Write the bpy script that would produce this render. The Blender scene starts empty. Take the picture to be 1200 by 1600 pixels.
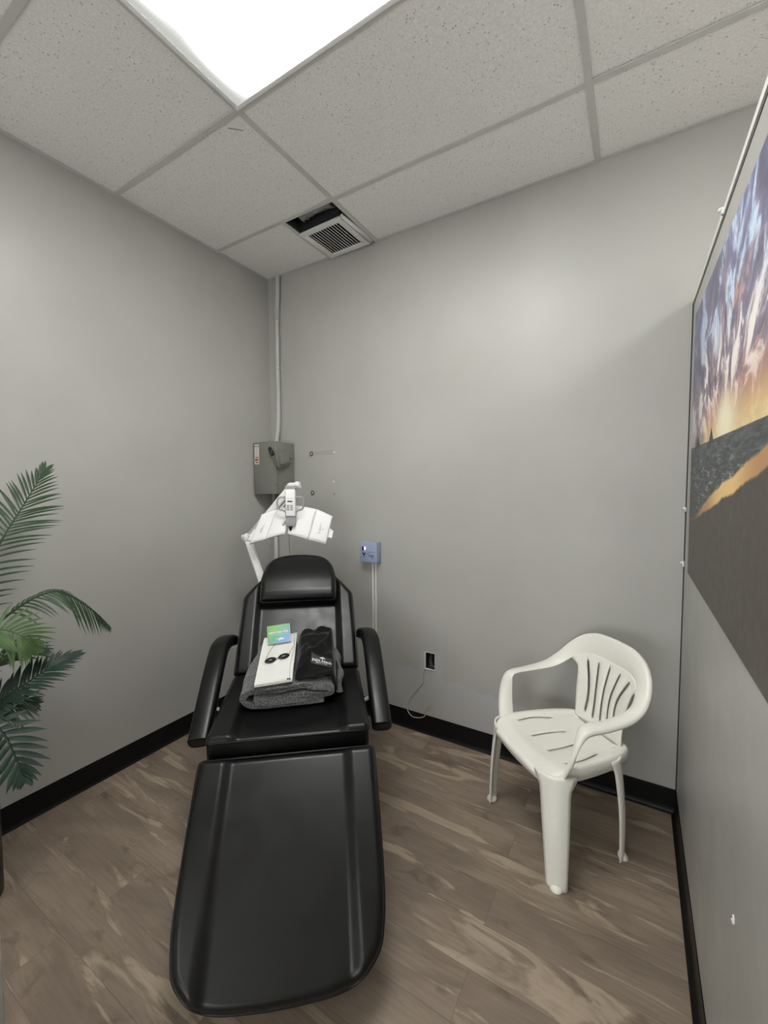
import bpy, bmesh, math, random
from mathutils import Vector, Matrix, noise
from mathutils.geometry import delaunay_2d_cdt, tessellate_polygon

random.seed(7)
S = bpy.context.scene
COL = S.collection
PI = math.pi

# ------------------------------------------------------------------ helpers
def lin(c):
    return c / 12.92 if c <= 0.04045 else ((c + 0.055) / 1.055) ** 2.4
def rgb(r, g, b):
    return (lin(r / 255), lin(g / 255), lin(b / 255), 1.0)
def lerp(a, b, t): return a + (b - a) * t
def clamp(x, a=0.0, b=1.0): return max(a, min(b, x))
def sstep(a, b, x):
    t = clamp((x - a) / (b - a)); return t * t * (3 - 2 * t)

def catmull(pts, n):
    """n samples per span through pts (tuples of any length)"""
    out = []
    m = len(pts)
    for i in range(m - 1):
        p0 = pts[max(i - 1, 0)]; p1 = pts[i]; p2 = pts[i + 1]; p3 = pts[min(i + 2, m - 1)]
        for k in range(n):
            t = k / n
            out.append(tuple(0.5 * ((2 * b) + (-a + c) * t + (2 * a - 5 * b + 4 * c - d) * t * t + (-a + 3 * b - 3 * c + d) * t ** 3)
                             for a, b, c, d in zip(p0, p1, p2, p3)))
    out.append(tuple(pts[-1]))
    return out

class MB:
    def __init__(self):
        self.v = []; self.f = []; self.m = []; self.s = []
    def add(self, vs, fs, mi=0, smooth=False):
        o = len(self.v)
        self.v += [tuple(p) for p in vs]
        for f in fs:
            self.f.append(tuple(i + o for i in f)); self.m.append(mi); self.s.append(smooth)
    def box(self, x0, x1, y0, y1, z0, z1, mi=0, M=None, bevel=0.0, seg=2):
        bm = bmesh.new()
        bmesh.ops.create_cube(bm, size=1.0)
        for v in bm.verts:
            v.co = Vector((lerp(x0, x1, v.co.x + .5), lerp(y0, y1, v.co.y + .5), lerp(z0, z1, v.co.z + .5)))
        if bevel > 0:
            bmesh.ops.bevel(bm, geom=list(bm.edges), offset=bevel, segments=seg, profile=0.5, affect='EDGES')
        if M is not None:
            bm.transform(M)
        bm.verts.index_update()
        self.add([v.co[:] for v in bm.verts], [[v.index for v in f.verts] for f in bm.faces], mi, bevel > 0)
        bm.free()
        return self
    def rings(self, rings, mi=0, closed=True, cap0=True, cap1=True, smooth=True):
        n = len(rings[0]); vs = [p for r in rings for p in r]; fs = []
        for i in range(len(rings) - 1):
            for j in range(n if closed else n - 1):
                a = i * n + j; b = i * n + (j + 1) % n
                fs.append((a, b, b + n, a + n))
        self.add(vs, fs, mi, smooth)
        if cap0: self.add(rings[0], [tuple(reversed(range(n)))], mi, False)
        if cap1: self.add(rings[-1], [tuple(range(n))], mi, False)
        return self
    def tube(self, path, r, seg=12, mi=0, cap=True, closed=False):
        P = [Vector(p) for p in path]; n = len(P)
        rr = r if isinstance(r, (list, tuple)) else [r] * n
        rings = []; up = None
        for i in range(n):
            if closed: t = P[(i + 1) % n] - P[i - 1]
            else: t = P[min(i + 1, n - 1)] - P[max(i - 1, 0)]
            if t.length < 1e-9: t = Vector((0, 0, 1))
            t.normalize()
            if up is None:
                up = Vector((0, 0, 1)) if abs(t.z) < .9 else Vector((1, 0, 0))
            s = t.cross(up).normalized(); up = s.cross(t).normalized()
            rings.append([P[i] + (s * math.cos(2 * PI * k / seg) + up * math.sin(2 * PI * k / seg)) * rr[i] for k in range(seg)])
        if closed: rings.append(rings[0]); cap = False
        return self.rings(rings, mi, True, cap, cap)
    def cyl(self, p0, p1, r, seg=20, mi=0, r1=None):
        return self.tube([p0, p1], [r, r if r1 is None else r1], seg, mi)
    def sphere(self, c, r, mi=0, n=10, sc=(1, 1, 1), M=None):
        rings = []
        for i in range(n + 1):
            th = PI * i / n; rs = max(math.sin(th), 1e-4)
            ring = []
            for k in range(2 * n):
                q = Vector((rs * math.cos(PI * k / n) * r * sc[0], rs * math.sin(PI * k / n) * r * sc[1], -math.cos(th) * r * sc[2]))
                if M is not None: q = M @ q
                ring.append(Vector(c) + q)
            rings.append(ring)
        return self.rings(rings, mi, True, True, True)
    def grid(self, fn, nu, nv, mi=0, smooth=True):
        vs = [fn(i / nu, j / nv) for i in range(nu + 1) for j in range(nv + 1)]
        w = nv + 1
        fs = [(i * w + j, (i + 1) * w + j, (i + 1) * w + j + 1, i * w + j + 1) for i in range(nu) for j in range(nv)]
        self.add(vs, fs, mi, smooth); return self
    def lathe(self, prof, c=(0, 0, 0), seg=40, mi=0, smooth=True):
        rings = [[(c[0] + r * math.cos(2 * PI * k / seg), c[1] + r * math.sin(2 * PI * k / seg), c[2] + z) for k in range(seg)] for r, z in prof]
        return self.rings(rings, mi, True, False, False, smooth)
    def quad(self, a, b, c, d, mi=0):
        self.add([a, b, c, d], [(0, 1, 2, 3)], mi); return self
    def slab(self, poly, off, mi=0):
        """polygon extruded by vector off"""
        n = len(poly); off = Vector(off)
        top = [Vector(p) for p in poly]; bot = [p + off for p in top]
        fs = [tuple(range(n)), tuple(reversed(range(n, 2 * n)))]
        fs += [(i, i + n, (i + 1) % n + n, (i + 1) % n) for i in range(n)]
        self.add(top + bot, fs, mi); return self
    def build(self, name, mats, parent=None, recalc=True, **props):
        me = bpy.data.meshes.new(name)
        me.from_pydata(self.v, [], self.f)
        for m in (mats if isinstance(mats, (list, tuple)) else [mats]): me.materials.append(m)
        for p, mi, sm in zip(me.polygons, self.m, self.s):
            p.material_index = mi; p.use_smooth = sm
        if recalc:
            bm = bmesh.new(); bm.from_mesh(me)
            bmesh.ops.remove_doubles(bm, verts=bm.verts, dist=1e-6)
            bmesh.ops.recalc_face_normals(bm, faces=bm.faces)
            bm.to_mesh(me); bm.free()
        me.update()
        o = bpy.data.objects.new(name, me); COL.objects.link(o)
        if parent: o.parent = parent
        for k, v in props.items(): o[k] = v
        return o

def thing(name, label, cat, loc=(0, 0, 0), rz=0.0, group=None):
    o = bpy.data.objects.new(name, None); COL.objects.link(o)
    o.location = loc; o.rotation_euler = (0, 0, rz); o.empty_display_size = .1
    o['label'] = label; o['category'] = cat
    if group: o['group'] = group
    return o
def tag(o, label, cat, group=None):
    o['label'] = label; o['category'] = cat
    if group: o['group'] = group
    return o
def struct(o):
    o['kind'] = 'structure'; return o
def mod_solid(o, t, off=0.0):
    m = o.modifiers.new('thickness', 'SOLIDIFY'); m.thickness = t; m.offset = off; m.use_even_offset = True; return o
def mod_bevel(o, w, seg=2):
    m = o.modifiers.new('edge', 'BEVEL'); m.width = w; m.segments = seg; m.limit_method = 'ANGLE'; m.angle_limit = math.radians(40); return o
def mod_sub(o, n=1):
    m = o.modifiers.new('smooth', 'SUBSURF'); m.levels = n; m.render_levels = n; return o

def text_mesh(name, body, M, size, mat, parent, align='CENTER', ext=.0002, bold=0.0, sx=1.0, shear=0.0):
    """flat lettering as a mesh; M maps text plane (x right, y up, z out) to the parent space"""
    c = bpy.data.curves.new(name, 'FONT')
    c.body = body; c.size = size; c.align_x = align; c.align_y = 'CENTER'; c.extrude = ext; c.offset = bold; c.shear = shear
    c.resolution_u = 3
    t = bpy.data.objects.new(name, c); COL.objects.link(t)
    bpy.context.view_layer.update()
    dg = bpy.context.evaluated_depsgraph_get()
    me = bpy.data.meshes.new_from_object(t.evaluated_get(dg))
    bpy.data.objects.remove(t); bpy.data.curves.remove(c)
    me.transform(M @ Matrix.Diagonal((sx, 1, 1, 1)))
    me.materials.clear(); me.materials.append(mat); me.name = name
    o = bpy.data.objects.new(name, me); COL.objects.link(o)
    if parent: o.parent = parent
    return o
def frame_matrix(origin, x, y):
    x = Vector(x).normalized(); y = Vector(y); z = x.cross(y).normalized(); y = z.cross(x)
    M = Matrix.Identity(4)
    for i in range(3):
        M[i][0] = x[i]; M[i][1] = y[i]; M[i][2] = z[i]; M[i][3] = origin[i]
    return M

def in_poly(p, poly):
    x, y = p; c = False; j = len(poly) - 1
    for i in range(len(poly)):
        xi, yi = poly[i]; xj, yj = poly[j]
        if (yi > y) != (yj > y) and x < (xj - xi) * (y - yi) / (yj - yi) + xi: c = not c
        j = i
    return c
def seg_dist(p, a, b):
    ax, ay = a; bx, by = b; dx, dy = bx - ax, by - ay
    L = dx * dx + dy * dy
    t = clamp(((p[0] - ax) * dx + (p[1] - ay) * dy) / L) if L > 0 else 0
    return math.hypot(p[0] - ax - t * dx, p[1] - ay - t * dy)
def poly_dist(p, poly):
    return min(seg_dist(p, poly[i - 1], poly[i]) for i in range(len(poly)))
def cdt_sheet(outer, holes, step):
    """triangulated flat sheet with holes -> (verts2d, tris)"""
    loops = [outer] + holes
    vs = []; es = []
    for lp in loops:
        o = len(vs); n = len(lp)
        vs += [Vector(p) for p in lp]; es += [(o + i, o + (i + 1) % n) for i in range(n)]
    x0 = min(p[0] for p in outer); x1 = max(p[0] for p in outer); y0 = min(p[1] for p in outer); y1 = max(p[1] for p in outer)
    ny = int((y1 - y0) / (step * .866)) + 1
    for j in range(ny + 1):
        y = y0 + j * step * .866
        for i in range(int((x1 - x0) / step) + 2):
            x = x0 + (i + .5 * (j % 2)) * step
            if not in_poly((x, y), outer): continue
            if any(in_poly((x, y), h) for h in holes): continue
            if min(poly_dist((x, y), lp) for lp in loops) < step * .45: continue
            vs.append(Vector((x, y)))
    r = delaunay_2d_cdt(vs, es, [], 0, 1e-6)
    ov, ofc = r[0], r[2]
    tris = []
    for f in ofc:
        c = (sum(ov[i][0] for i in f) / len(f), sum(ov[i][1] for i in f) / len(f))
        if in_poly(c, outer) and not any(in_poly(c, h) for h in holes): tris.append(tuple(f))
    return [tuple(p) for p in ov], tris

# ------------------------------------------------------------------ node materials
class NT:
    def __init__(self, name):
        self.mat = bpy.data.materials.new(name); self.mat.use_nodes = True
        self.t = self.mat.node_tree; self.n = self.t.nodes; self.l = self.t.links
        self.b = self.n['Principled BSDF']
    def node(self, typ, **kw):
        x = self.n.new(typ)
        for k, v in kw.items(): setattr(x, k, v)
        return x
    def put(self, sock, v):
        if v is None: return
        if isinstance(v, bpy.types.NodeSocket): self.l.new(v, sock)
        else: sock.default_value = v
    def m(self, op, a, b=None, c=None, cl=False):
        x = self.node('ShaderNodeMath', operation=op); x.use_clamp = cl
        self.put(x.inputs[0], a); self.put(x.inputs[1], b); self.put(x.inputs[2], c)
        return x.outputs[0]
    def mapr(self, v, a, b, c=0.0, d=1.0, smooth=True):
        x = self.node('ShaderNodeMapRange'); x.interpolation_type = 'SMOOTHSTEP' if smooth else 'LINEAR'
        self.put(x.inputs['Value'], v); self.put(x.inputs['From Min'], a); self.put(x.inputs['From Max'], b)
        self.put(x.inputs['To Min'], c); self.put(x.inputs['To Max'], d)
        return x.outputs[0]
    def mix(self, f, a, b, blend='MIX'):
        x = self.node('ShaderNodeMix', data_type='RGBA', blend_type=blend)
        self.put(x.inputs[0], f); self.put(x.inputs[6], a); self.put(x.inputs[7], b)
        return x.outputs[2]
    def obj(self):
        return self.node('ShaderNodeTexCoord').outputs['Object']
    def sep(self, v):
        x = self.node('ShaderNodeSeparateXYZ'); self.put(x.inputs[0], v); return x.outputs
    def comb(self, x, y, z=0.0):
        c = self.node('ShaderNodeCombineXYZ'); self.put(c.inputs[0], x); self.put(c.inputs[1], y); self.put(c.inputs[2], z); return c.outputs[0]
    def noise(self, vec, scale, detail=3.0, rough=.5, dist=0.0):
        x = self.node('ShaderNodeTexNoise'); self.put(x.inputs['Vector'], vec)
        x.inputs['Scale'].default_value = scale; x.inputs['Detail'].default_value = detail
        x.inputs['Roughness'].default_value = rough; x.inputs['Distortion'].default_value = dist
        return x.outputs[0]
    def vor(self, vec, scale, feature='F1'):
        x = self.node('ShaderNodeTexVoronoi', feature=feature); self.put(x.inputs['Vector'], vec); x.inputs['Scale'].default_value = scale
        return x.outputs[0]
    def white(self, vec):
        x = self.node('ShaderNodeTexWhiteNoise'); self.put(x.inputs['Vector'], vec); return x.outputs[0]
    def bump(self, h, strength, dist=.001):
        x = self.node('ShaderNodeBump'); self.put(x.inputs['Height'], h); x.inputs['Strength'].default_value = strength; x.inputs['Distance'].default_value = dist
        self.l.new(x.outputs[0], self.b.inputs['Normal']); return x
    def base(self, v): self.put(self.b.inputs['Base Color'], v)
    def rough(self, v): self.put(self.b.inputs['Roughness'], v)

def plain(name, col, rough=.5, metal=0.0, var=.06, nscale=30.0, bump=0.0, bscale=200.0, bdist=.001, spec=.5):
    """base colour with slight procedural mottling and optional fine bump"""
    t = NT(name); o = t.obj()
    n = t.noise(o, nscale, 3)
    dark = (col[0] * (1 - var), col[1] * (1 - var), col[2] * (1 - var), 1)
    lite = (min(1, col[0] * (1 + var)), min(1, col[1] * (1 + var)), min(1, col[2] * (1 + var)), 1)
    t.base(t.mix(n, dark, lite)); t.rough(rough)
    t.b.inputs['Metallic'].default_value = metal
    t.b.inputs['Specular IOR Level'].default_value = spec
    if bump: t.bump(t.noise(o, bscale, 2), bump, bdist)
    return t.mat

WALLC = (0.43, 0.425, 0.40, 1)
def wall_mat(name, rough=.42, patch=False, scuffs=False):
    t = NT(name); o = t.obj(); x, y, z = t.sep(o)
    n = t.noise(o, 2.2, 4)
    c = t.mix(t.mapr(n, .3, .7), (WALLC[0] * .97, WALLC[1] * .97, WALLC[2] * .965, 1), (WALLC[0] * 1.03, WALLC[1] * 1.03, WALLC[2] * 1.03, 1))
    r = t.mapr(t.noise(o, 5, 3), .3, .7, rough - .03, rough + .05)
    if patch:
        # fresh lighter grey touch-up paint low on the wall, ragged roller edge
        cool = (0.475, 0.47, 0.475, 1)
        wob = t.m('MULTIPLY', t.m('SUBTRACT', t.noise(o, 16, 3), .5), .08)
        zz = t.m('ADD', z, wob)
        edge = t.mapr(x, 1.0, 1.9, .40, .315, False)
        low = t.mapr(t.m('SUBTRACT', zz, edge), -.006, .006, 1.0, 0.0)
        xr = t.mapr(t.m('ADD', x, wob), 1.96, 2.0, 1.0, 0.0)
        xl = t.mapr(t.m('ADD', x, t.m('MULTIPLY', wob, 2.0)), 1.02, 1.14, 0.0, 1.0)
        mask = t.m('MULTIPLY', t.m('MULTIPLY', low, xr), xl)
        col2 = t.m('MULTIPLY', t.mapr(t.m('ABSOLUTE', t.m('SUBTRACT', t.m('ADD', x, wob), 1.31)), .05, .085, 1.0, 0.0), t.mapr(zz, .50, .53, 1.0, 0.0))
        mask = t.m('MAXIMUM', mask, t.m('MULTIPLY', col2, .7))
        c = t.mix(t.m('MULTIPLY', mask, .85), c, cool)
        # yellowish smear just above the baseboard by the cable end
        dx = t.m('SUBTRACT', x, 1.29); dz = t.m('SUBTRACT', z, .155)
        sm = t.mapr(t.m('ADD', t.m('ABSOLUTE', t.m('SUBTRACT', dx, t.m('MULTIPLY', dz, .7))), t.m('MULTIPLY', t.m('ABSOLUTE', dz), .5)), .014, .026, 1.0, 0.0)
        c = t.mix(t.m('MULTIPLY', sm, .55), c, (.38, .35, .20, 1))
        # rub mark between two old anchors
        a = t.mapr(t.m('ABSOLUTE', t.m('SUBTRACT', z, 1.749)), .010, .018, 1.0, 0.0)
        b = t.mapr(t.m('ABSOLUTE', t.m('SUBTRACT', x, .492)), .085, .11, 1.0, 0.0)
        c = t.mix(t.m('MULTIPLY', t.m('MULTIPLY', a, b), .22), c, (.21, .20, .185, 1))
        # soft scuffs around the cut-out
        sc = t.mapr(t.noise(o, 9, 4, .6, 1.2), .60, .72)
        near = t.mapr(t.m('ABSOLUTE', t.m('SUBTRACT', x, 1.22)), .1, .25, 1.0, 0.0)
        c = t.mix(t.m('MULTIPLY', t.m('MULTIPLY', sc, near), t.mapr(z, .3, .42, .28, 0.0)), c, (.25, .25, .24, 1))
    if scuffs:
        sc = t.mapr(t.noise(t.comb(0.0, t.m('MULTIPLY', y, 1.6), t.m('MULTIPLY', z, .7)), 1.6, 2, .5, .4), .42, .75)
        lowm = t.mapr(z, .45, 1.1, 1.0, 0.0)
        c = t.mix(t.m('MULTIPLY', t.m('MULTIPLY', sc, lowm), .16), c, (.26, .26, .265, 1))
        r = t.m('SUBTRACT', r, t.m('MULTIPLY', t.m('MULTIPLY', sc, lowm), .03))
    t.base(c); t.rough(r)
    if not scuffs: t.bump(t.noise(o, 260, 2), .10, .0012)     # orange-peel roller texture
    return t.mat

M_WALL = wall_mat('wall_paint')
M_WALLW = plain('white_salon_paint', (.84, .83, .80, 1), .6, var=.02)
M_WALLB = wall_mat('wall_paint_patched', patch=True)
M_PART = wall_mat('partition_paint', rough=.36, scuffs=True)

def floor_mat():
    t = NT('vinyl_plank'); o = t.obj(); x, y, z = t.sep(o)
    W, Lp = .1524, 1.219
    yr = t.m('DIVIDE', t.m('ADD', y, .784), W)
    row = t.m('FLOOR', yr); fy = t.m('SUBTRACT', yr, row)
    par = t.m('MODULO', t.m('ADD', row, 1000.0), 2.0)           # rows alternate by half a plank
    xr = t.m('DIVIDE', t.m('ADD', t.m('SUBTRACT', x, 1.937), t.m('MULTIPLY', t.m('SUBTRACT', 1.0, par), .6095)), Lp)
    pk = t.m('FLOOR', xr); fx = t.m('SUBTRACT', xr, pk)
    idv = t.white(t.comb(row, pk, 3.0)); id2 = t.white(t.comb(row, pk, 9.0))
    ox = t.m('ADD', x, t.m('MULTIPLY', idv, 31.0)); oy = t.m('ADD', y, t.m('MULTIPLY', id2, 17.0))
    g = t.comb(t.m('MULTIPLY', ox, 1.0), t.m('MULTIPLY', oy, 3.6), t.m('MULTIPLY', idv, 9.0))
    fine = t.noise(t.comb(t.m('MULTIPLY', ox, 3.0), t.m('MULTIPLY', oy, 60.0), 0.0), 1.6, 4, .6)
    big = t.noise(g, 2.3, 4, .55, .9)
    c = t.mix(t.mapr(big, .28, .72), rgb(123, 108, 95), rgb(157, 141, 125))
    c = t.mix(t.mapr(idv, 0, 1, 0.0, .40, False), c, rgb(116, 102, 90))
    c = t.mix(t.mapr(fine, .35, .75, 0.0, .34), c, rgb(108, 94, 82))
    # pale sapwood flames, ragged upper edge
    g2 = t.comb(t.m('MULTIPLY', ox, .75), t.m('MULTIPLY', oy, 4.2), t.m('MULTIPLY', id2, 5.0))
    fl = t.noise(g2, 2.1, 5, .56, 1.0)
    mk = t.m('MULTIPLY', t.mapr(fl, .565, .625), t.mapr(fl, .64, .78, 1.0, .25))
    c = t.mix(t.m('MULTIPLY', mk, .62), c, t.mix(fine, rgb(196, 178, 155), rgb(174, 157, 137)))
    ln = t.m('ABSOLUTE', t.m('SUBTRACT', fl, .553))
    c = t.mix(t.mapr(ln, 0.0, .012, .22, 0.0), c, rgb(96, 78, 64))
    # dark mineral smudges and knots
    kn = t.noise(t.comb(t.m('MULTIPLY', ox, 3.2), t.m('MULTIPLY', oy, 7.0), 2.0), 1.9, 3, .5, .6)
    c = t.mix(t.mapr(kn, .60, .74, 0.0, .6), c, rgb(92, 77, 67))
    seam = t.m('MINIMUM', t.m('MULTIPLY', t.m('MINIMUM', fy, t.m('SUBTRACT', 1.0, fy)), W), t.m('MULTIPLY', t.m('MINIMUM', fx, t.m('SUBTRACT', 1.0, fx)), Lp))
    c = t.mix(t.mapr(seam, .0004, .0014, .38, 0.0), c, rgb(58, 47, 40))
    t.base(c); t.rough(t.mapr(fine, .3, .7, .44, .54))
    h = t.m('ADD', t.m('MULTIPLY', fine, .3), t.mapr(seam, 0.0, .002))
    t.bump(h, .25, .0006)
    return t.mat
M_FLOOR = floor_mat()

def tile_mat():
    t = NT('acoustic_tile'); o = t.obj()
    n = t.noise(o, 110, 2, .5)
    pin = t.mapr(t.vor(o, 75), .10, .26, 1.0, 0.0)
    pick = t.mapr(t.noise(o, 38, 2), .46, .60)
    hole = t.m('MULTIPLY', pin, pick)
    c = t.mix(t.mapr(n, .35, .7), (.80, .795, .77, 1), (.88, .875, .85, 1))
    c = t.mix(t.m('MULTIPLY', hole, .62), c, (.34, .335, .32, 1))
    t.base(c); t.rough(.9)
    t.bump(t.m('SUBTRACT', t.m('MULTIPLY', n, .6), hole), .6, .003)
    return t.mat
M_TILE = tile_mat()
M_TBAR = plain('grid_enamel', (.58, .575, .55, 1), .45, var=.05)
M_BASE = plain('rubber_cove_base', (.003, .003, .0032, 1), .42, var=.2, nscale=8, bump=.05, spec=.3)
M_BLACK = plain('matte_black', (.01, .01, .011, 1), .5)
M_CAP = plain('cap_enamel', (.74, .74, .70, 1), .4)
M_GAP = plain('gap_shade', (.012, .012, .012, 1), .8)  # shade of the open gap, put into the colour

def vinyl(name, rough):
    t = NT(name); o = t.obj()
    n = t.noise(o, 14, 3)
    t.base(t.mix(n, (.0026, .0028, .0031, 1), (.0044, .0046, .0050, 1)))
    t.rough(t.mapr(n, .3, .7, rough - .03, rough + .04))
    t.b.inputs['Specular IOR Level'].default_value = .36
    t.bump(t.noise(o, 420, 2), .06, .0005)
    return t.mat
M_VINYL = vinyl('black_vinyl', .335)
M_WHITEP = plain('white_polypropylene', (.88, .87, .80, 1), .29, var=.02, nscale=60)
M_LAMPW = plain('white_enamel', (.90, .90, .89, 1), .32, var=.02)
M_LAMPJ = plain('white_joint_plastic', (.82, .82, .80, 1), .35, var=.02)
M_GREYP = plain('grey_plastic', (.36, .36, .37, 1), .4)
M_CHROME = plain('brushed_steel', (.62, .62, .62, 1), .28, 1.0, var=.05)
M_EBOX = plain('grey_green_enamel', (.20, .202, .178, 1), .42, var=.04)
M_LEVER = plain('shaded_lever', (.10, .10, .085, 1), .4, .3)  # darker than the enclosure, standing in for the lever's shadow edges
M_ANCH = plain('anchor_metal', (.13, .125, .115, 1), .45, .4)
M_CONDUIT = plain('painted_conduit', (.46, .46, .435, 1), .38, var=.04)
M_LABEL = plain('label_paper', (.66, .65, .58, 1), .55)
M_RED = plain('red_print', (.30, .09, .06, 1), .6)
M_INK = plain('dark_ink', (.03, .03, .04, 1), .6)
M_GINK = plain('grey_ink', (.42, .42, .42, 1), .6)
M_BLUE = plain('blue_grey_plastic', (.31, .385, .53, 1), .36, var=.03)
M_NAVY = plain('navy_print', (.022, .04, .10, 1), .5)
M_RACE = plain('white_raceway', (.72, .715, .69, 1), .4)
M_SCREW = plain('screw_steel', (.42, .41, .38, 1), .38, .8)
M_PLUG = plain('spackle_white', (.75, .74, .70, 1), .7)
M_FOIL = plain('duct_foil', (.42, .42, .43, 1), .38, .85, var=.3, nscale=40, bump=.9, bscale=45, bdist=.02)
M_VENT = plain('register_enamel', (.78, .775, .75, 1), .4, var=.04)
M_PLEN = plain('dark_plenum', (.02, .02, .022, 1), .9)
M_WIRE = plain('grey_wire', (.20, .19, .18, 1), .5)
M_WIREW = plain('pale_cable', (.62, .60, .56, 1), .45)
M_POT = plain('black_planter', (.012, .012, .013, 1), .4)
M_SOIL = plain('dark_moss', (.03, .035, .02, 1), .95, var=.5, nscale=80, bump=.8, bscale=120, bdist=.01)
M_TRUNK = plain('palm_stem', (.10, .085, .05, 1), .8, var=.3, nscale=40, bump=.5, bscale=80, bdist=.004)

def leaf_mat(name, a, b):
    t = NT(name); o = t.obj()
    n = t.noise(o, 26, 4, .6)
    t.base(t.mix(t.mapr(n, .3, .7), a, b)); t.rough(.46)
    t.b.inputs['Specular IOR Level'].default_value = .4
    t.bump(t.noise(o, 160, 2), .12, .001)
    return t.mat
M_LEAF = leaf_mat('palm_leaf', (.020, .045, .022, 1), (.038, .075, .032, 1))
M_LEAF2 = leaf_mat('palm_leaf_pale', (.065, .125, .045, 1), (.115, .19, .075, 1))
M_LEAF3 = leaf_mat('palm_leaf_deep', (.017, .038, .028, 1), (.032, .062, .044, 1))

def fleece():
    t = NT('grey_heather_fleece'); o = t.obj()
    n = t.noise(o, 230, 3, .7); n2 = t.noise(o, 55, 3)
    c = t.mix(t.mapr(n, .36, .66), (.030, .030, .031, 1), (.27, .27, .275, 1))
    t.base(t.mix(t.mapr(n2, .3, .7, 0, .3), c, (.055, .055, .057, 1))); t.rough(.95)
    t.b.inputs['Sheen Weight'].default_value = .25; t.b.inputs['Sheen Roughness'].default_value = .5
    t.bump(n, .9, .006); return t.mat
M_FLEECE = fleece()
def velour():
    t = NT('black_velour'); o = t.obj()
    n = t.noise(o, 190, 3, .6)
    t.base(t.mix(n, (.003, .003, .0032, 1), (.009, .009, .0095, 1))); t.rough(.9)
    t.b.inputs['Specular IOR Level'].default_value = .2
    t.b.inputs['Sheen Weight'].default_value = .22; t.b.inputs['Sheen Roughness'].default_value = .4
    t.bump(n, .5, .003); return t.mat
M_VELOUR = velour()
def terry():
    t = NT('white_terry'); o = t.obj()
    n = t.noise(o, 420, 2, .6)
    t.base(t.mix(n, (.74, .74, .71, 1), (.86, .86, .84, 1))); t.rough(.92)
    t.bump(n, .5, .002); return t.mat
M_TERRY = terry()
M_SATIN = plain('black_satin_label', (.006, .006, .007, 1), .5)
M_WINK = plain('white_thread', (.70, .70, .70, 1), .7)
M_GOGGLE = plain('black_goggle_plastic', (.008, .008, .008, 1), .25)
M_STRING = plain('grey_elastic', (.16, .16, .16, 1), .7)

def card_mat():
    t = NT('green_blue_card_print'); o = t.obj(); x, y, z = t.sep(o)
    a = t.mapr(t.m('SUBTRACT', t.m('MULTIPLY', x, .9), y), -.075, .085)
    c = t.mix(t.mapr(a, 0.0, .55), rgb(98, 168, 62), rgb(40, 150, 118))
    c = t.mix(t.mapr(a, .5, 1.0), c, rgb(38, 128, 196))
    t.base(c); t.rough(.3); return t.mat
M_CARD = card_mat()
M_ACRYL = plain('clear_edge', (.62, .68, .66, 1), .15)
M_WHITE = plain('white_print', (.82, .84, .82, 1), .5)
M_MINT = plain('pale_green_print', (.45, .66, .48, 1), .5)

def emit(name, col, strength):
    t = NT(name); t.b.inputs['Base Color'].default_value = (.8, .8, .8, 1)
    t.b.inputs['Emission Color'].default_value = col; t.b.inputs['Emission Strength'].default_value = strength
    t.rough(.3); return t.mat
M_LED = emit('red_led_digit', (1, .10, .12, 1), 5.0)
M_LCD = plain('dark_display', (.012, .006, .008, 1), .15)

LENS_E = 21.0
FILL_E = 2.2  # glow of the added fill panel behind the camera
def lens_mat(name, strength, x0, x1, y0, y1):
    """prismatic acrylic lens lit from behind by two long tubes that stop short of the ends"""
    t = NT(name); o = t.obj(); x, y, z = t.sep(o)
    cy = (y0 + y1) / 2
    d1 = t.m('SUBTRACT', y, cy + .15); d2 = t.m('SUBTRACT', y, cy - .15)
    g1 = t.m('EXPONENT', t.m('DIVIDE', t.m('MULTIPLY', d1, d1), -.011)); g2 = t.m('EXPONENT', t.m('DIVIDE', t.m('MULTIPLY', d2, d2), -.011))
    ex = t.m('MULTIPLY', t.mapr(x, x0 + .02, x0 + .30, 0.0, 1.0), t.mapr(x, x1 - .30, x1 - .02, 1.0, 0.0))
    rib = t.m('ADD', .96, t.m('MULTIPLY', t.m('SINE', t.m('MULTIPLY', y, 620.0)), .05))
    s = t.m('ADD', .011, t.m('MULTIPLY', t.m('MULTIPLY', t.m('ADD', g1, g2), .85), ex))
    s = t.m('MULTIPLY', t.m('MULTIPLY', s, rib), strength)
    t.b.inputs['Base Color'].default_value = (.34, .36, .35, 1); t.rough(.3)
    t.b.inputs['Emission Color'].default_value = (1.0, 1.0, .965, 1)
    t.put(t.b.inputs['Emission Strength'], s)
    return t.mat

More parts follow.
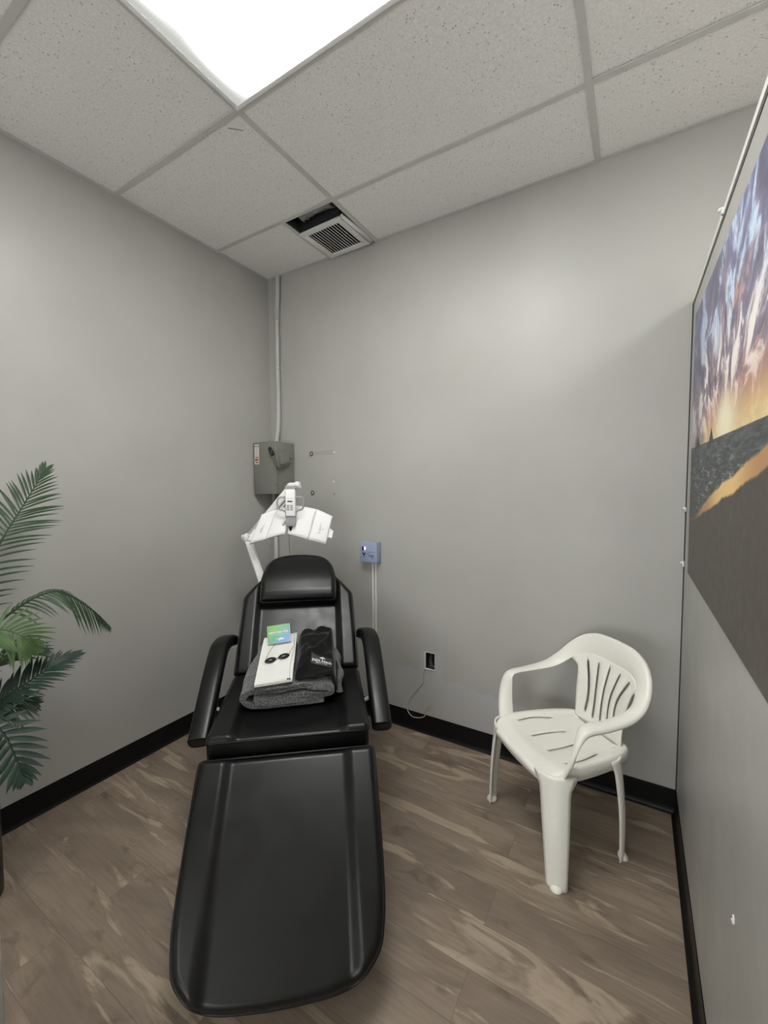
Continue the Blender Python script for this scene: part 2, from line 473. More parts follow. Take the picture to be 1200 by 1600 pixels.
def sunset_mat():
    """printed beach sunset; object space: x = distance along the print, z = height on the wall"""
    t = NT('sunset_print'); o = t.obj(); X, Y, Z = t.sep(o)
    hz = t.m('SUBTRACT', 1.662, t.m('MULTIPLY', X, .028))
    sx = t.m('SUBTRACT', X, .93); sz = t.m('SUBTRACT', Z, hz)
    dist = t.m('SQRT', t.m('ADD', t.m('MULTIPLY', sx, sx), t.m('MULTIPLY', sz, sz)))
    ang = t.m('ARCTAN2', t.m('ADD', sz, .03), sx)
    lg = t.m('LOGARITHM', t.m('ADD', dist, .06), 2.718)
    st1 = t.noise(t.comb(t.m('MULTIPLY', ang, 2.1), t.m('MULTIPLY', lg, 1.5), 0.0), 1.7, 5, .60, .7)
    st2 = t.noise(t.comb(t.m('MULTIPLY', ang, 4.2), t.m('MULTIPLY', lg, 2.2), 4.0), 2.2, 4, .55, .6)
    sky = t.mix(t.mapr(sz, .05, .5), rgb(150, 136, 150), rgb(118, 120, 158))
    sky = t.mix(t.mapr(st1, .36, .52, 1.0, 0.0), sky, rgb(100, 98, 118))
    sky = t.mix(t.m('MULTIPLY', t.mapr(st2, .50, .70), t.mapr(dist, .2, .60, .9, .10)), sky, rgb(226, 176, 164))
    brt = t.m('MULTIPLY', t.mapr(st1, .49, .60), t.mapr(X, .2, .65, .45, 1.0))
    sky = t.mix(brt, sky, t.mix(t.mapr(sz, .18, .36), rgb(255, 246, 240), rgb(208, 226, 250)))
    band = t.m('MULTIPLY', t.mapr(sz, .02, .17, 1.0, 0.0), t.mapr(X, .36, .75))
    sky = t.mix(t.m('MULTIPLY', band, .85), sky, t.mix(t.mapr(sz, 0.0, .12), rgb(246, 214, 150), rgb(222, 152, 112)))
    sd = t.m('SQRT', t.m('ADD', t.m('MULTIPLY', t.m('MULTIPLY', sx, sx), .35), t.m('MULTIPLY', t.m('SUBTRACT', sz, .03), t.m('SUBTRACT', sz, .03))))
    sky = t.mix(t.mapr(sd, .02, .12, 1.0, 0.0), sky, rgb(255, 246, 214))
    # sea
    wv = t.noise(t.comb(t.m('MULTIPLY', X, 5.0), t.m('MULTIPLY', sz, 34.0), 0.0), 2.2, 5, .65, .6)
    sea = t.mix(t.mapr(wv, .35, .68), rgb(48, 54, 58), rgb(98, 104, 106))
    foam = t.m('MULTIPLY', t.mapr(wv, .56, .64), t.mapr(sz, -.02, -.10))
    sea = t.mix(t.m('MULTIPLY', foam, .8), sea, rgb(176, 170, 166))
    sea = t.mix(t.mapr(X, .25, .55, .65, 0.0), sea, rgb(58, 58, 60))
    # shore line rising to the right
    wob = t.m('MULTIPLY', t.m('SUBTRACT', t.noise(t.comb(t.m('MULTIPLY', X, 3.0), 0.0, 0.0), 2.0, 3), .5), .035)
    sh = t.m('ADD', t.m('ADD', 1.417, t.m('MULTIPLY', t.m('SUBTRACT', X, .567), .155)), wob)
    wet_top = t.m('ADD', sh, t.mapr(X, .45, .80, .012, .036))
    wet = t.mix(t.mapr(t.m('ABSOLUTE', t.m('SUBTRACT', X, .98)), .05, .34, 1.0, 0.0), rgb(196, 146, 98), rgb(250, 208, 140))
    wet = t.mix(t.mapr(X, .35, .62, 1.0, 0.0), wet, rgb(98, 90, 88))
    sn = t.noise(o, 30, 5, .65); sn2 = t.noise(o, 4, 3)
    sand = t.mix(t.mapr(sn, .3, .7), rgb(66, 61, 55), rgb(88, 81, 73))
    sand = t.mix(t.mapr(sn2, .4, .65, 0.0, .4), sand, rgb(82, 76, 66))
    low = t.mix(t.mapr(t.m('SUBTRACT', Z, wet_top), -.004, .006), wet, sea)
    low = t.mix(t.mapr(t.m('SUBTRACT', Z, sh), -.006, .003), sand, low)
    c = t.mix(t.mapr(sz, -.001, .001), low, sky)
    for cx, h, w in ((.715, .052, .055), (.40, .052, .085)):      # two dark sea stacks on the horizon
        tri = t.m('SUBTRACT', t.m('MULTIPLY', t.m('SUBTRACT', 1.0, t.m('DIVIDE', t.m('ABSOLUTE', t.m('SUBTRACT', X, cx)), w)), h),
                  t.m('ADD', sz, .012))
        c = t.mix(t.m('MULTIPLY', t.mapr(tri, -.001, .002), t.mapr(sz, -.012, -.008)), c, rgb(60, 54, 58))
    t.base(c); t.rough(.45)
    return t.mat
M_SUNSET = sunset_mat()

# ------------------------------------------------------------------ room
H = 3.022
XR, YF = 5.2, -5.0            # the salon floor carries on past the partitions
W = 2.541
HOLE = (1.271, 1.331, .405, .507)
VENT = (.60, .922, -.43, -.012)          # ceiling opening
LIGHTS = [(.940, 2.159, -1.664, -1.054), (3.378, 4.597, -1.664, -1.054), (.940, 2.159, -4.712, -4.102)]

b = MB(); b.box(-.12, XR, YF, .12, -.1, 0); struct(b.build('floor', M_FLOOR))
b = MB(); b.box(-.12, 0, YF, .12, 0, H + .25); struct(b.build('wall_left', M_WALL))
b = MB()                                   # back wall with the junction-box cut-out
x0, x1, z0, z1 = HOLE
b.box(0, x0, 0, .12, 0, H + .25); b.box(x1, XR, 0, .12, 0, H + .25)
b.box(x0, x1, 0, .12, 0, z0); b.box(x0, x1, 0, .12, z1, H + .25); b.box(x0, x1, .085, .12, z0, z1)
struct(b.build('wall_back', M_WALLB))
b = MB(); b.box(XR, XR + .1, YF, .12, 0, H + .25); struct(b.build('wall_outer', M_WALLW))
b = MB(); b.box(-.12, XR + .1, YF - .1, YF, 0, H + .25); struct(b.build('wall_rear', M_WALLW))
b = MB(); b.box(.6, 4.9, YF + .001, YF + .012, .20, 1.45); struct(b.build('fill_panel_1', emit('fill_glow', (.95, .98, 1.0, 1), FILL_E)))  # unseen glowing panel, added to throw fill light up onto the ceiling

# right partition: stops short of the ceiling, its top edge runs very slightly downhill
def ptop(y): return 2.302 + .042 * y
Y1 = -4.0
b = MB()
b.add([(W, -.006, 0), (W, Y1, 0), (W, Y1, ptop(Y1) - .022), (W, -.006, ptop(0) - .022),
       (W + .07, -.006, 0), (W + .07, Y1, 0), (W + .07, Y1, ptop(Y1) - .022), (W + .07, -.006, ptop(0) - .022)],
      [(0, 1, 2, 3), (7, 6, 5, 4), (3, 2, 6, 7), (0, 4, 5, 1), (0, 3, 7, 4), (1, 5, 6, 2)])
struct(b.build('wall_right', M_PART))
b = MB()                                   # enamel cap along the partition's top
b.add([(W - .004, -.004, ptop(0) - .013), (W - .004, Y1, ptop(Y1) - .013), (W - .004, Y1, ptop(Y1) + .006), (W - .004, -.004, ptop(0) + .006),
       (W + .075, -.004, ptop(0) - .013), (W + .075, Y1, ptop(Y1) - .013), (W + .075, Y1, ptop(Y1) + .006), (W + .075, -.004, ptop(0) + .006)],
      [(0, 1, 2, 3), (7, 6, 5, 4), (3, 2, 6, 7), (0, 4, 5, 1), (0, 3, 7, 4), (1, 5, 6, 2)])
struct(b.build('trim_1', M_CAP))
b = MB()                                   # dark strips standing in for the shaded gap between cap, wall and panel
b.add([(W + .0008, -.0055, ptop(0) - .0215), (W + .0008, Y1, ptop(Y1) - .0215), (W + .0008, Y1, ptop(Y1) - .0132), (W + .0008, -.0055, ptop(0) - .0132),
       (W + .06, -.0055, ptop(0) - .0215), (W + .06, Y1, ptop(Y1) - .0215), (W + .06, Y1, ptop(Y1) - .0132), (W + .06, -.0055, ptop(0) - .0132)],
      [(0, 1, 2, 3), (7, 6, 5, 4), (3, 2, 6, 7), (0, 4, 5, 1), (0, 3, 7, 4), (1, 5, 6, 2)])
b.box(W - .0035, W + .06, -.0058, -.0002, .113, ptop(0) - .016)
struct(b.build('trim_2', M_GAP))

# door leaf standing open into the hall; its edge shows at the lower left of the photo
b = MB(); b.box(1.243, 1.283, -2.86, -2.0, .008, 2.06, bevel=.003); struct(b.build('door_1', M_WALL))

# cove base
def cove(name, pts_in, mat=M_BASE):
    """pts_in: straight run from A to B, with inward normal n"""
    A, B, n = [Vector(p) for p in pts_in]
    prof = [(0.0002, .1126), (.0028, .1126), (.0034, .110), (.0034, .022), (.005, .012), (.009, .005), (.015, .0018), (.018, .0006), (.018, .0003), (.0002, .0003)]
    rings = [[P + n * d + Vector((0, 0, z)) for d, z in prof] for P in (A, B)]
    b = MB(); b.rings(rings, smooth=False)
    o = struct(b.build(name, mat)); return o
cove('baseboard_left', ((0, -4.99, 0), (0, -.0002, 0), (1, 0, 0)))
cove('baseboard_back', ((.004, 0, 0), (W - .0005, 0, 0), (0, -1, 0)))
cove('baseboard_right', ((W, -.004, 0), (W, Y1, 0), (-1, 0, 0)))

# suspended ceiling: mineral tiles in a T-bar grid
xs = [0.0, .940, 2.159, 3.378, 4.597, XR]
ys = [0.0]; y = -.4445
while y > YF: ys.append(y); y -= .6096
ys.append(YF)
b = MB()
def is_light(xm, ym): return any(a < xm < c and d < ym < e for a, c, d, e in LIGHTS)
for i in range(len(xs) - 1):
    for j in range(len(ys) - 1):
        xm = (xs[i] + xs[i + 1]) / 2; ym = (ys[j] + ys[j + 1]) / 2
        if is_light(xm, ym): continue
        xa, xb, ya, yb = xs[i], xs[i + 1], ys[j + 1], ys[j]
        dz = random.uniform(.003, .006)
        if i == 0 and j == 0: xb = .580
        b.box(xa + .002, xb - .002, ya + .002, yb - .002, H + dz, H + dz + .016)
struct(b.build('ceiling', M_TILE))
b = MB()                                   # T-bar flanges and wall angle
hw = .012
for x in xs[1:-1]: b.box(x - hw, x + hw, YF, 0, H - .0015, H + .003)
for yy in ys[1:-1]: b.box(0, XR, yy - hw, yy + hw, H - .0013, H + .0028)
b.box(.580 - hw, .580 + hw, -.4445, 0, H - .0014, H + .0029)
b.box(0, .020, YF, 0, H - .0005, H + .0027); b.box(0, .571, -.018, 0, H - .0004, H + .0026); b.box(.935, XR, -.018, 0, H - .0004, H + .0026)
struct(b.build('trim_3', M_TBAR))
b = MB()                                   # old staple / lint fleck on a tile
b.box(-.03, .03, -.0015, .0015, 0, .002, M=Matrix.Translation((.86, -1.0, H - .0005)) @ Matrix.Rotation(.75, 4, 'Z'))
tag(b.build('ceiling_staple', M_GREYP), 'thin grey pin stuck to ceiling tile near the lit panel corner', 'staple')

# ------------------------------------------------------------------ fluorescent troffers
def troffer(box, label, k):
    xa, xb, ya, yb = box
    t = thing('ceiling_light', label, 'ceiling light', ((xa + xb) / 2, (ya + yb) / 2, H), 0, 'lay-in ceiling light panels')
    ax, ay = (xb - xa) / 2 - .012, (yb - ya) / 2 - .012
    b = MB()
    for s in (-1, 1):
        b.box(s * ax - .009, s * ax + .009, -ay - .009, ay + .009, -.006, .004, bevel=.002)
        b.box(-ax - .009, ax + .009, s * ay - .009, s * ay + .009, -.0062, .0038, bevel=.002)
    b.build('frame', M_LAMPW, t)
    b = MB(); b.box(-ax + .006, ax - .006, -ay + .006, ay - .006, -.001, .003)
    b.build('diffuser', lens_mat('lit_lens', k, -ax, ax, -ay, ay), t)
    b = MB(); b.box(-ax - .01, ax + .01, -ay - .01, ay + .01, .004, .11); b.build('housing', M_LAMPW, t)
    return t
troffer(LIGHTS[0], 'lit ceiling light panel directly over the room at the top of the photo', LENS_E)
troffer(LIGHTS[1], 'lit ceiling light panel beyond the right partition, out of the room', LENS_E * 1.4)
troffer(LIGHTS[2], 'lit ceiling light panel outside the doorway, behind the viewer', LENS_E * .75)

# ------------------------------------------------------------------ air register hanging askew in its cell
t = thing('air_vent', 'white square air register hanging crooked beside a dark ceiling gap', 'air vent', (.745, -.165, H - .004), math.radians(-1.5))
b = MB(); r, q = .153, .117
for s in (-1, 1):
    b.box(min(s * r, s * q), max(s * r, s * q), -r, r, -.008, .004, bevel=.003)
    b.box(-r, r, min(s * r, s * q), max(s * r, s * q), -.0082, .0038, bevel=.003)
b.build('frame', M_VENT, t)
n = 12
for i in range(n):
    x = -q + (i + .5) * 2 * q / n
    b = MB(); b.box(-.0090, .0090, -q, q, -.0009, .0009, M=Matrix.Translation((x, 0, .004)) @ Matrix.Rotation(math.radians(33), 4, 'Y'))
    b.build('louvre', M_VENT, t)
b = MB()
for s in (-1, 1):
    b.box(s * r * .98 - .001, s * r * .98 + .001, -r, r, .004, .07); b.box(-r, r, s * r * .98 - .001, s * r * .98 + .001, .004, .07)
b.box(-r, r, -r, r, .07, .072)
b.build('boot', M_PLEN, t)
b = MB(); b.tube([(.165, -.150, 0), (.168, 0, .002), (.170, .140, 0)], [.010, .012, .012], 10); b.build('side_flange', M_VENT, t)
b = MB()                                   # near-black box over the open cell; its colour supplies the plenum's darkness
xa, xb, ya, yb = .60, .928, -.433, -.001
b.box(xa - .012, xa, ya, yb, H + .003, H + .3); b.box(xb, xb + .012, ya, yb, H + .003, H + .3)
b.box(xa, xb, ya - .012, ya, H + .003, H + .3); b.box(xa, xb, ya, yb, H + .3, H + .31)
struct(b.build('trim_4', M_PLEN))
pts = []; rr = []
for i in range(40):
    f = i / 39
    pts.append((lerp(.655, .90, f), -.382 + .004 * math.sin(f * 5), H + .062 + .02 * math.sin(f * 3)))
    rr.append(.047 + .006 * (i % 2) + .004 * math.sin(i * 1.7))
b = MB(); b.tube(pts, rr, 24); tag(b.build('flexible_duct', M_FOIL), 'crumpled dark foil duct showing through the open ceiling gap', 'duct')

# ------------------------------------------------------------------ electrical disconnect, conduits
t = thing('disconnect_box', 'grey electrical switch box on back wall under the conduit', 'electrical box', (.125, 0, 1.65))
b = MB(); b.box(-.105, .105, -.178, -.002, -.178, .178, bevel=.003); b.build('enclosure', M_EBOX, t)
b = MB(); b.box(-.1085, .1085, -.184, -.166, -.181, .181, bevel=.002); cv = b.build('cover', M_EBOX, t)
b = MB(); b.box(-.100, -.055, -.1852, -.1838, .028, .166); lb = b.build('warning_sticker', M_LABEL, t, label='white warning sticker')
Mx = lambda x, z: frame_matrix((x, -.1854, z), (1, 0, 0), (0, 0, 1))
text_mesh('lettering', 'EATON', Mx(-.077, .152), .013, M_INK, lb, bold=.0003)
b = MB()
for k, w in enumerate((.030, .034, .030, .034, .026)): b.box(-.096, -.096 + w, -.1858, -.1852, .136 - k * .0125, .139 - k * .0125)
b.build('small_print', M_GINK, lb)
b = MB(); b.box(-.090, -.058, -.1858, -.1852, .072, .079); b.box(-.096, -.062, -.1858, -.1852, .052, .066); b.box(-.088, -.060, -.1858, -.1852, .036, .045)
b.build('red_print', M_RED, lb)
b = MB()
b.box(.106, .118, -.150, -.060, .02, .10, bevel=.003)
b.sphere((.116, -.045, .075), .012, sc=(.5, 1, 1)); b.sphere((.116, -.130, .125), .008, sc=(.5, 1, 1))
b.build('lever_bracket', M_EBOX, t)
b = MB()
path = [(.124, -.070, .035), (.126, -.120, .010), (.126, -.178, -.005), (.126, -.196, .005), (.112, -.200, .055), (.096, -.204, .085)]
b.tube(catmull(path, 6), .0070, 10); lv = b.build('lever', M_LEVER, t)
b = MB(); b.tube([(.100, -.203, .080), (.088, -.206, .105), (.072, -.208, .135)], [.0115, .0125, .0115], 12); b.build('grip', M_BLACK, lv)
b = MB(); b.box(.095, .118, -.190, -.178, -.118, -.095, bevel=.002); b.build('latch', M_EBOX, t)

b = MB()
pth = [(.119, -.020, H + .02), (.118, -.022, 2.93), (.112, -.022, 2.84), (.104, -.020, 2.72), (.101, -.020, 2.37), (.098, -.020, 2.0), (.088, -.030, 1.87), (.086, -.036, 1.824)]
b.tube(catmull(pth, 8), .0165, 16)
cd = tag(b.build('conduit', M_CONDUIT), 'painted metal conduit rising from the switch box to the ceiling', 'conduit')
b = MB(); b.tube([(.103, -.020, 2.80), (.1035, -.020, 2.715)], .0205, 16); b.build('coupling', M_CONDUIT, cd)
b = MB(); b.tube([(.101, -.020, 2.385), (.101, -.020, 2.362)], .0185, 16); b.box(.101, .140, -.004, -.001, 2.362, 2.386); b.sphere((.128, -.005, 2.374), .005)
b.build('strap', M_CONDUIT, cd)
b = MB()
b.tube([(.052, -.022, 1.473), (.053, -.022, .114)], .015, 14)
tag(b.build('conduit', M_CONDUIT), 'painted conduit running down the corner below the switch box', 'conduit')

# anchors and screws left in the back wall
def anchor(x, z, kind, label):
    b = MB()
    if kind == 'ring':
        b.tube([(x + .011 * math.cos(a), -.004, z + .013 * math.sin(a)) for a in [2 * PI * k / 16 for k in range(16)]], .0042, 8, closed=True); b.sphere((x, -.002, z), .007, 1, 8, (1, .5, 1))
        return tag(b.build('wall_anchor', [M_ANCH, M_PLUG]), label, 'wall anchor')
    b.cyl((x, 0, z), (x, -.004, z), .008, 12, 0, .006); b.sphere((x, -.004, z), .0055, 1, 8, (1, .6, 1))
    return tag(b.build('wall_anchor', [M_PLUG, M_ANCH if kind == 'screw' else M_PLUG]), label, 'wall anchor')
anchor(.392, 1.748, 'ring', 'ringed screw anchor at the left end of the dark rub mark')
anchor(.589, 1.748, 'plug', 'white plugged anchor at the right end of the dark rub mark')
anchor(.398, 1.475, 'ring', 'ringed screw anchor nearest the lamp head, low beside the switch box')
anchor(.591, 1.470, 'screw', 'small screw in wall, lower right of the four anchors')
anchor(.581, 1.549, 'plug', 'tiny white plug just above the lower right wall screw')

# ------------------------------------------------------------------ blue timer box and raceways
t = thing('timer_box', 'blue grey timer box with red lit digit on back wall', 'timer', (.893, 0, 1.098))
b = MB(); b.box(-.066, .066, -.054, -.001, -.066, .066, bevel=.004); b.build('housing', M_BLUE, t)
b = MB(); b.box(-.045, -.016, -.0556, -.0536, .010, .034); ds = b.build('display', M_LCD, t)
text_mesh('digit', '0', frame_matrix((-.0235, -.0558, .022), (1, 0, 0), (0, 0, 1)), .029, M_LED, ds, bold=.0008)
b = MB()
P = lambda x, z: (x, -.0546, z)
b.slab([P(-.048, .002), P(-.040, .000), P(-.033, -.010), P(-.026, -.003), P(-.019, -.003), P(-.020, -.010), P(-.033, -.031)], (0, -.0008, 0))
b.build('emblem', M_NAVY, t)
b = MB()
for p0, p1 in ((( -.060, -.033), (-.022, -.033)), ((-.022, -.033), (.002, .003)), ((.002, .003), (.048, .003))):
    b.tube([P(*p0), P(*p1)], .0009, 6)
b.build('printed_line', M_NAVY, t)
text_mesh('lettering', 'Tmax', frame_matrix((.021, -.0548, -.021), (1, 0, 0), (0, 0, 1)), .019, M_NAVY, t, bold=.0004, shear=.2)
text_mesh('lettering', '3A', frame_matrix((.034, -.0548, -.036), (1, 0, 0), (0, 0, 1)), .010, M_NAVY, t, bold=.0003)
def raceway(x, label):
    b = MB(); b.box(x - .0065, x + .0065, -.011, -.0002, .114, 1.033, bevel=.002); return tag(b.build('cable_raceway', M_RACE), label, 'raceway', 'raceways under the timer box')
raceway(.900, 'left white cable raceway running down below the timer box')
raceway(.9205, 'right white cable raceway running down below the timer box')

# ------------------------------------------------------------------ open junction box and loose cable
t = thing('junction_box', 'open junction box cut into the low back wall, wires inside', 'junction box', (1.301, 0, .456))
hx, hz_ = .0300, .0510
b = MB()
for s in (-1, 1):
    b.box(s * hx - .0008, s * hx + .0008, .001, .083, -hz_, hz_); b.box(-hx, hx, .001, .083, s * hz_ - .0008, s * hz_ + .0008)
b.box(-hx, hx, .081, .083, -hz_, hz_); b.build('box', M_PLEN, t)
b = MB(); b.box(-hx - .002, hx + .003, -.004, .006, -hz_ - .004, -hz_ + .001, bevel=.001); b.build('lip', M_PLUG, t, label='bright white lower lip')
b = MB(); b.box(-hx - .004, hx + .004, -.0012, .001, hz_ - .001, hz_ + .003); b.box(-hx - .005, -hx + .001, -.0012, .001, -hz_, hz_); b.build('cut_edge', M_CAP, t)
for k in range(3):
    p = [(-.022 + .004 * k, .07, .03 - .01 * k), (-.016 + .006 * k, .03, -.005), (-.004 + .007 * k, .012, -.034 + .004 * k), (.008 + .005 * k, .020, -.044), (.018, .04, -.040 + .01 * k)]
    b = MB(); b.tube(catmull(p, 5), .0016, 6); b.build('wire', M_WIRE, t)
b = MB(); b.cyl((.008, .08, -.01), (.012, .03, -.02), .011, 12); b.build('wire_nut', M_BLACK, t)
b = MB()
cp = [(1.268, -.006, .405), (1.255, -.006, .37), (1.258, -.006, .325), (1.240, -.006, .295), (1.200, -.007, .245), (1.165, -.008, .195), (1.150, -.009, .150), (1.155, -.012, .110), (1.185, -.014, .085), (1.230, -.014, .088), (1.265, -.012, .104), (1.275, -.010, .118)]
b.tube(catmull(cp, 6), .0022, 8)
tag(b.build('loose_cable', M_WIREW), 'thin pale cable drooping from the junction box over black baseboard', 'cable')

# ------------------------------------------------------------------ sunset print on the right partition
t = thing('sunset_picture', 'large beach sunset photo print on the right partition wall', 'picture', (W, 0, 0), -PI / 2)
# local x runs along -world y, local y = world x
b = MB()
q = [(.168, 2.186), (1.75, 2.106), (1.75, 1.171), (.213, 1.159)]
b.slab([(x, -.0065, z) for x, z in q], (0, .006, 0)); b.build('print', M_SUNSET, t)

def clip(y, z, label, s=1.0):
    b = MB(); b.box(W - .010, W - .001, y - .010 * s, y + .004, z - .012 * s, z + .012 * s, bevel=.002); b.sphere((W - .011, y - .003, z + .004), .006)
    return tag(b.build('panel_clip', M_CAP), label, 'clip', 'clips on the partition edge')
clip(-.006, 1.163, 'small pale clip on the corner seam beside the print bottom')
clip(-.006, 1.405, 'small pale clip on the corner seam at sea level of the print', .8)
clip(-.76, ptop(-.76) - .005, 'small pale knob on the top edge of the right partition', .8)
b = MB(); b.tube([(W - .001, -1.228 + .010 * math.cos(a), .632 + .009 * math.sin(a)) for a in [PI * .6 + PI * 1.1 * k / 10 for k in range(11)]], .0022, 6)
tag(b.build('wall_scratch', M_PLUG), 'small white crescent chip low on the right partition', 'scratch')

# ------------------------------------------------------------------ black treatment recliner
PHI = 2.26
bed = thing('treatment_recliner', 'black vinyl treatment recliner bed holding folded towels in room centre', 'recliner', (1.241, -1.141, 0), PHI)
ZS = .579
def L(u, v, z=0.0): return Vector((u, -v, z))     # u headward, v to the photo's right
def cushion(name, base, du, outline, Lt, hw_fn, prof, thick, er, parent, nu=110, nv=120, pipe=True, pipe_z=None):
    """upholstered pad. outline: polygon in (a,v); hw_fn(a): half width; prof(v,a): height of the top"""
    du = Vector(du).normalized(); dv = L(0, 1); dn = dv.cross(du)
    if dn.z < 0: dn = -dn
    P = lambda a, v, h: Vector(base) + du * a + dv * v + dn * h
    def top(i, j):
        a = Lt * (.5 - .5 * math.cos(PI * i)) if i not in (0, 1) else Lt * i
        s = math.sin((j - .5) * PI); s = lerp(s, 2 * j - 1, .55)
        v = s * hw_fn(a)
        d = poly_dist((a, v), outline)
        h = prof(v, a)
        if d < er: h -= er - math.sqrt(max(0, er * er - (er - d) ** 2))
        return P(a, v, h)
    b = MB(); b.grid(top, nu, nv)
    n = len(outline)
    lo1 = [P(a, v, prof(v, a) - er) for a, v in outline]; lo2 = [P(a, v, -thick) for a, v in outline]
    b.rings([lo1, [p.lerp(q, .5) for p, q in zip(lo1, lo2)], lo2], 0, True, False, False)
    b.add(lo2, [tuple(range(n))])
    o = b.build(name, M_VINYL, parent)
    if pipe:
        b = MB(); b.tube([p + (p - Vector(base)).normalized() * .0 for p in lo1], .0042, 8, closed=True); b.build('piping', M_VINYL, o)
    return o, P, dn
def outline_from(hw_pts, Lt, r0=.02):
    """closed outline from half width samples (a, hw)"""
    f = hw_pts
    right = [(a, w) for a, w in f]; left = [(a, -w) for a, w in reversed(f)]
    return right + left
def interp(pts):
    def fn(a):
        if a <= pts[0][0]: return pts[0][1]
        for (a0, w0), (a1, w1) in zip(pts, pts[1:]):
            if a <= a1: return lerp(w0, w1, (a - a0) / (a1 - a0))
        return pts[-1][1]
    return fn
def densify(pts, n=5):
    out = []
    for p, q in zip(pts, pts[1:]):
        for k in range(n): out.append((lerp(p[0], q[0], k / n), lerp(p[1], q[1], k / n)))
    return out + [pts[-1]]
def bolster(c0, c1, h, vc=.0):
    def prof(v, a):
        return h * sstep(c0, c1, abs(v))
    return prof
# seat
hp = densify([(0, .292), (.008, .302), (.02, .307), (.52, .3075), (.532, .303), (.538, .295)])
cushion('seat_cushion', L(0, 0, ZS - .012), L(1, 0, .006), outline_from(hp, .538), .538, interp(hp), bolster(.185, .232, .018), .10, .022, bed)
# leg rest
tl = .676
ld = L(-math.cos(tl), 0, -math.sin(tl))
hp = catmull([(0, .300), (.004, .312), (.018, .319), (.10, .319), (.30, .315), (.43, .309), (.50, .298), (.545, .283), (.583, .247), (.605, .207), (.617, .153), (.622, .08), (.624, .03)], 4)
hp = [(a, w) for a, w in hp]
for i in range(1, len(hp)):
    if hp[i][0] <= hp[i - 1][0]: hp[i] = (hp[i - 1][0] + 1e-5, hp[i][1])
lo = L(-.031, 0, ZS - .048 - .010)
leg_rest, LP, ldn = cushion('leg_rest', lo, ld, outline_from(hp, .624), .624, interp(hp), lambda v, a: .016 * sstep(.196 - .01 * a, .238, abs(v)) , .055, .026, bed, nu=130)
# backrest
tb = .849
bd = L(math.cos(tb), 0, math.sin(tb))
hp = catmull([(0, .292), (.004, .302), (.015, .307), (.20, .305), (.38, .301), (.425, .297), (.455, .278), (.545, .209), (.60, .186), (.64, .160), (.664, .120), (.674, .06), (.676, .02)], 4)
for i in range(1, len(hp)):
    if hp[i][0] <= hp[i - 1][0]: hp[i] = (hp[i - 1][0] + 1e-5, hp[i][1])
bo = L(.538, 0, ZS + .003)
backrest, BP, bdn = cushion('backrest', bo, bd, outline_from(hp, .676), .676, interp(hp), lambda v, a: .016 * sstep(.195, .24, abs(v)), .075, .024, bed, nu=130)
# head pillow: wedge, thick lower edge
hp = catmull([(0, .190), (.006, .199), (.02, .204), (.12, .205), (.17, .199), (.23, .183), (.272, .150), (.292, .105), (.300, .05), (.302, .02)], 4)
for i in range(1, len(hp)):
    if hp[i][0] <= hp[i - 1][0]: hp[i] = (hp[i - 1][0] + 1e-5, hp[i][1])
cushion('head_pillow', BP(.366, 0, .016), bd, outline_from(hp, .302), .302, interp(hp), lambda v, a: .060 + .008 * sstep(0, .06, a) - .022 * sstep(.10, .30, a) - .10 * v * v, .012, .026, bed, nu=80, nv=90)
# arms: padded, sloping, rear end bending in to the backrest
def arm(s):
    ctr = [(.185, .382, -.118), (.20, .382, -.108), (.30, .381, -.036), (.42, .380, .050), (.53, .379, .118), (.575, .377, .136), (.64, .370, .138), (.70, .358, .124), (.745, .345, .104)]
    cs = catmull(ctr, 5); n = len(cs); rings = []
    pts = [L(u, s * v, ZS + z) for u, v, z in cs]
    for i, p in enumerate(pts):
        tdir = (pts[min(i + 1, n - 1)] - pts[max(i - 1, 0)]).normalized()
        side = L(0, s); side = (side - tdir * side.dot(tdir)).normalized(); up = side.cross(tdir)
        if up.z < 0: up = -up
        e = i / (n - 1)
        k = min(1, math.sqrt(max(0.0, 1 - (1 - clamp(i / 4.0)) ** 2)) * .35 + .65)
        if i > n - 6: k *= lerp(1.0, .72, (i - n + 6) / 5)
        wx, wz = .044 * k, .030 * k
        ring = []
        for m_ in range(24):
            a = 2 * PI * m_ / 24; ca, sa = math.cos(a), math.sin(a)
            ring.append(p + side * wx * math.copysign(abs(ca) ** .62, ca) + up * wz * math.copysign(abs(sa) ** .62, sa))
        rings.append(ring)
    b = MB(); b.rings(rings); a_ = b.build('armrest', M_VINYL, bed)
    b = MB(); b.tube([L(.72, s * .20, ZS + .085), L(.715, s * .37, ZS + .088)], .010, 12)
    b.build('bracket', M_LAMPW, a_, label='white metal arm bracket')
    b = MB(); b.tube([L(.40, s * .30, ZS - .115), L(.40, s * .375, ZS - .08), L(.40, s * .378, ZS + .01)], .009, 10)
    b.build('strut', M_LAMPW, a_, label='white metal arm strut')
arm(-1); arm(1)
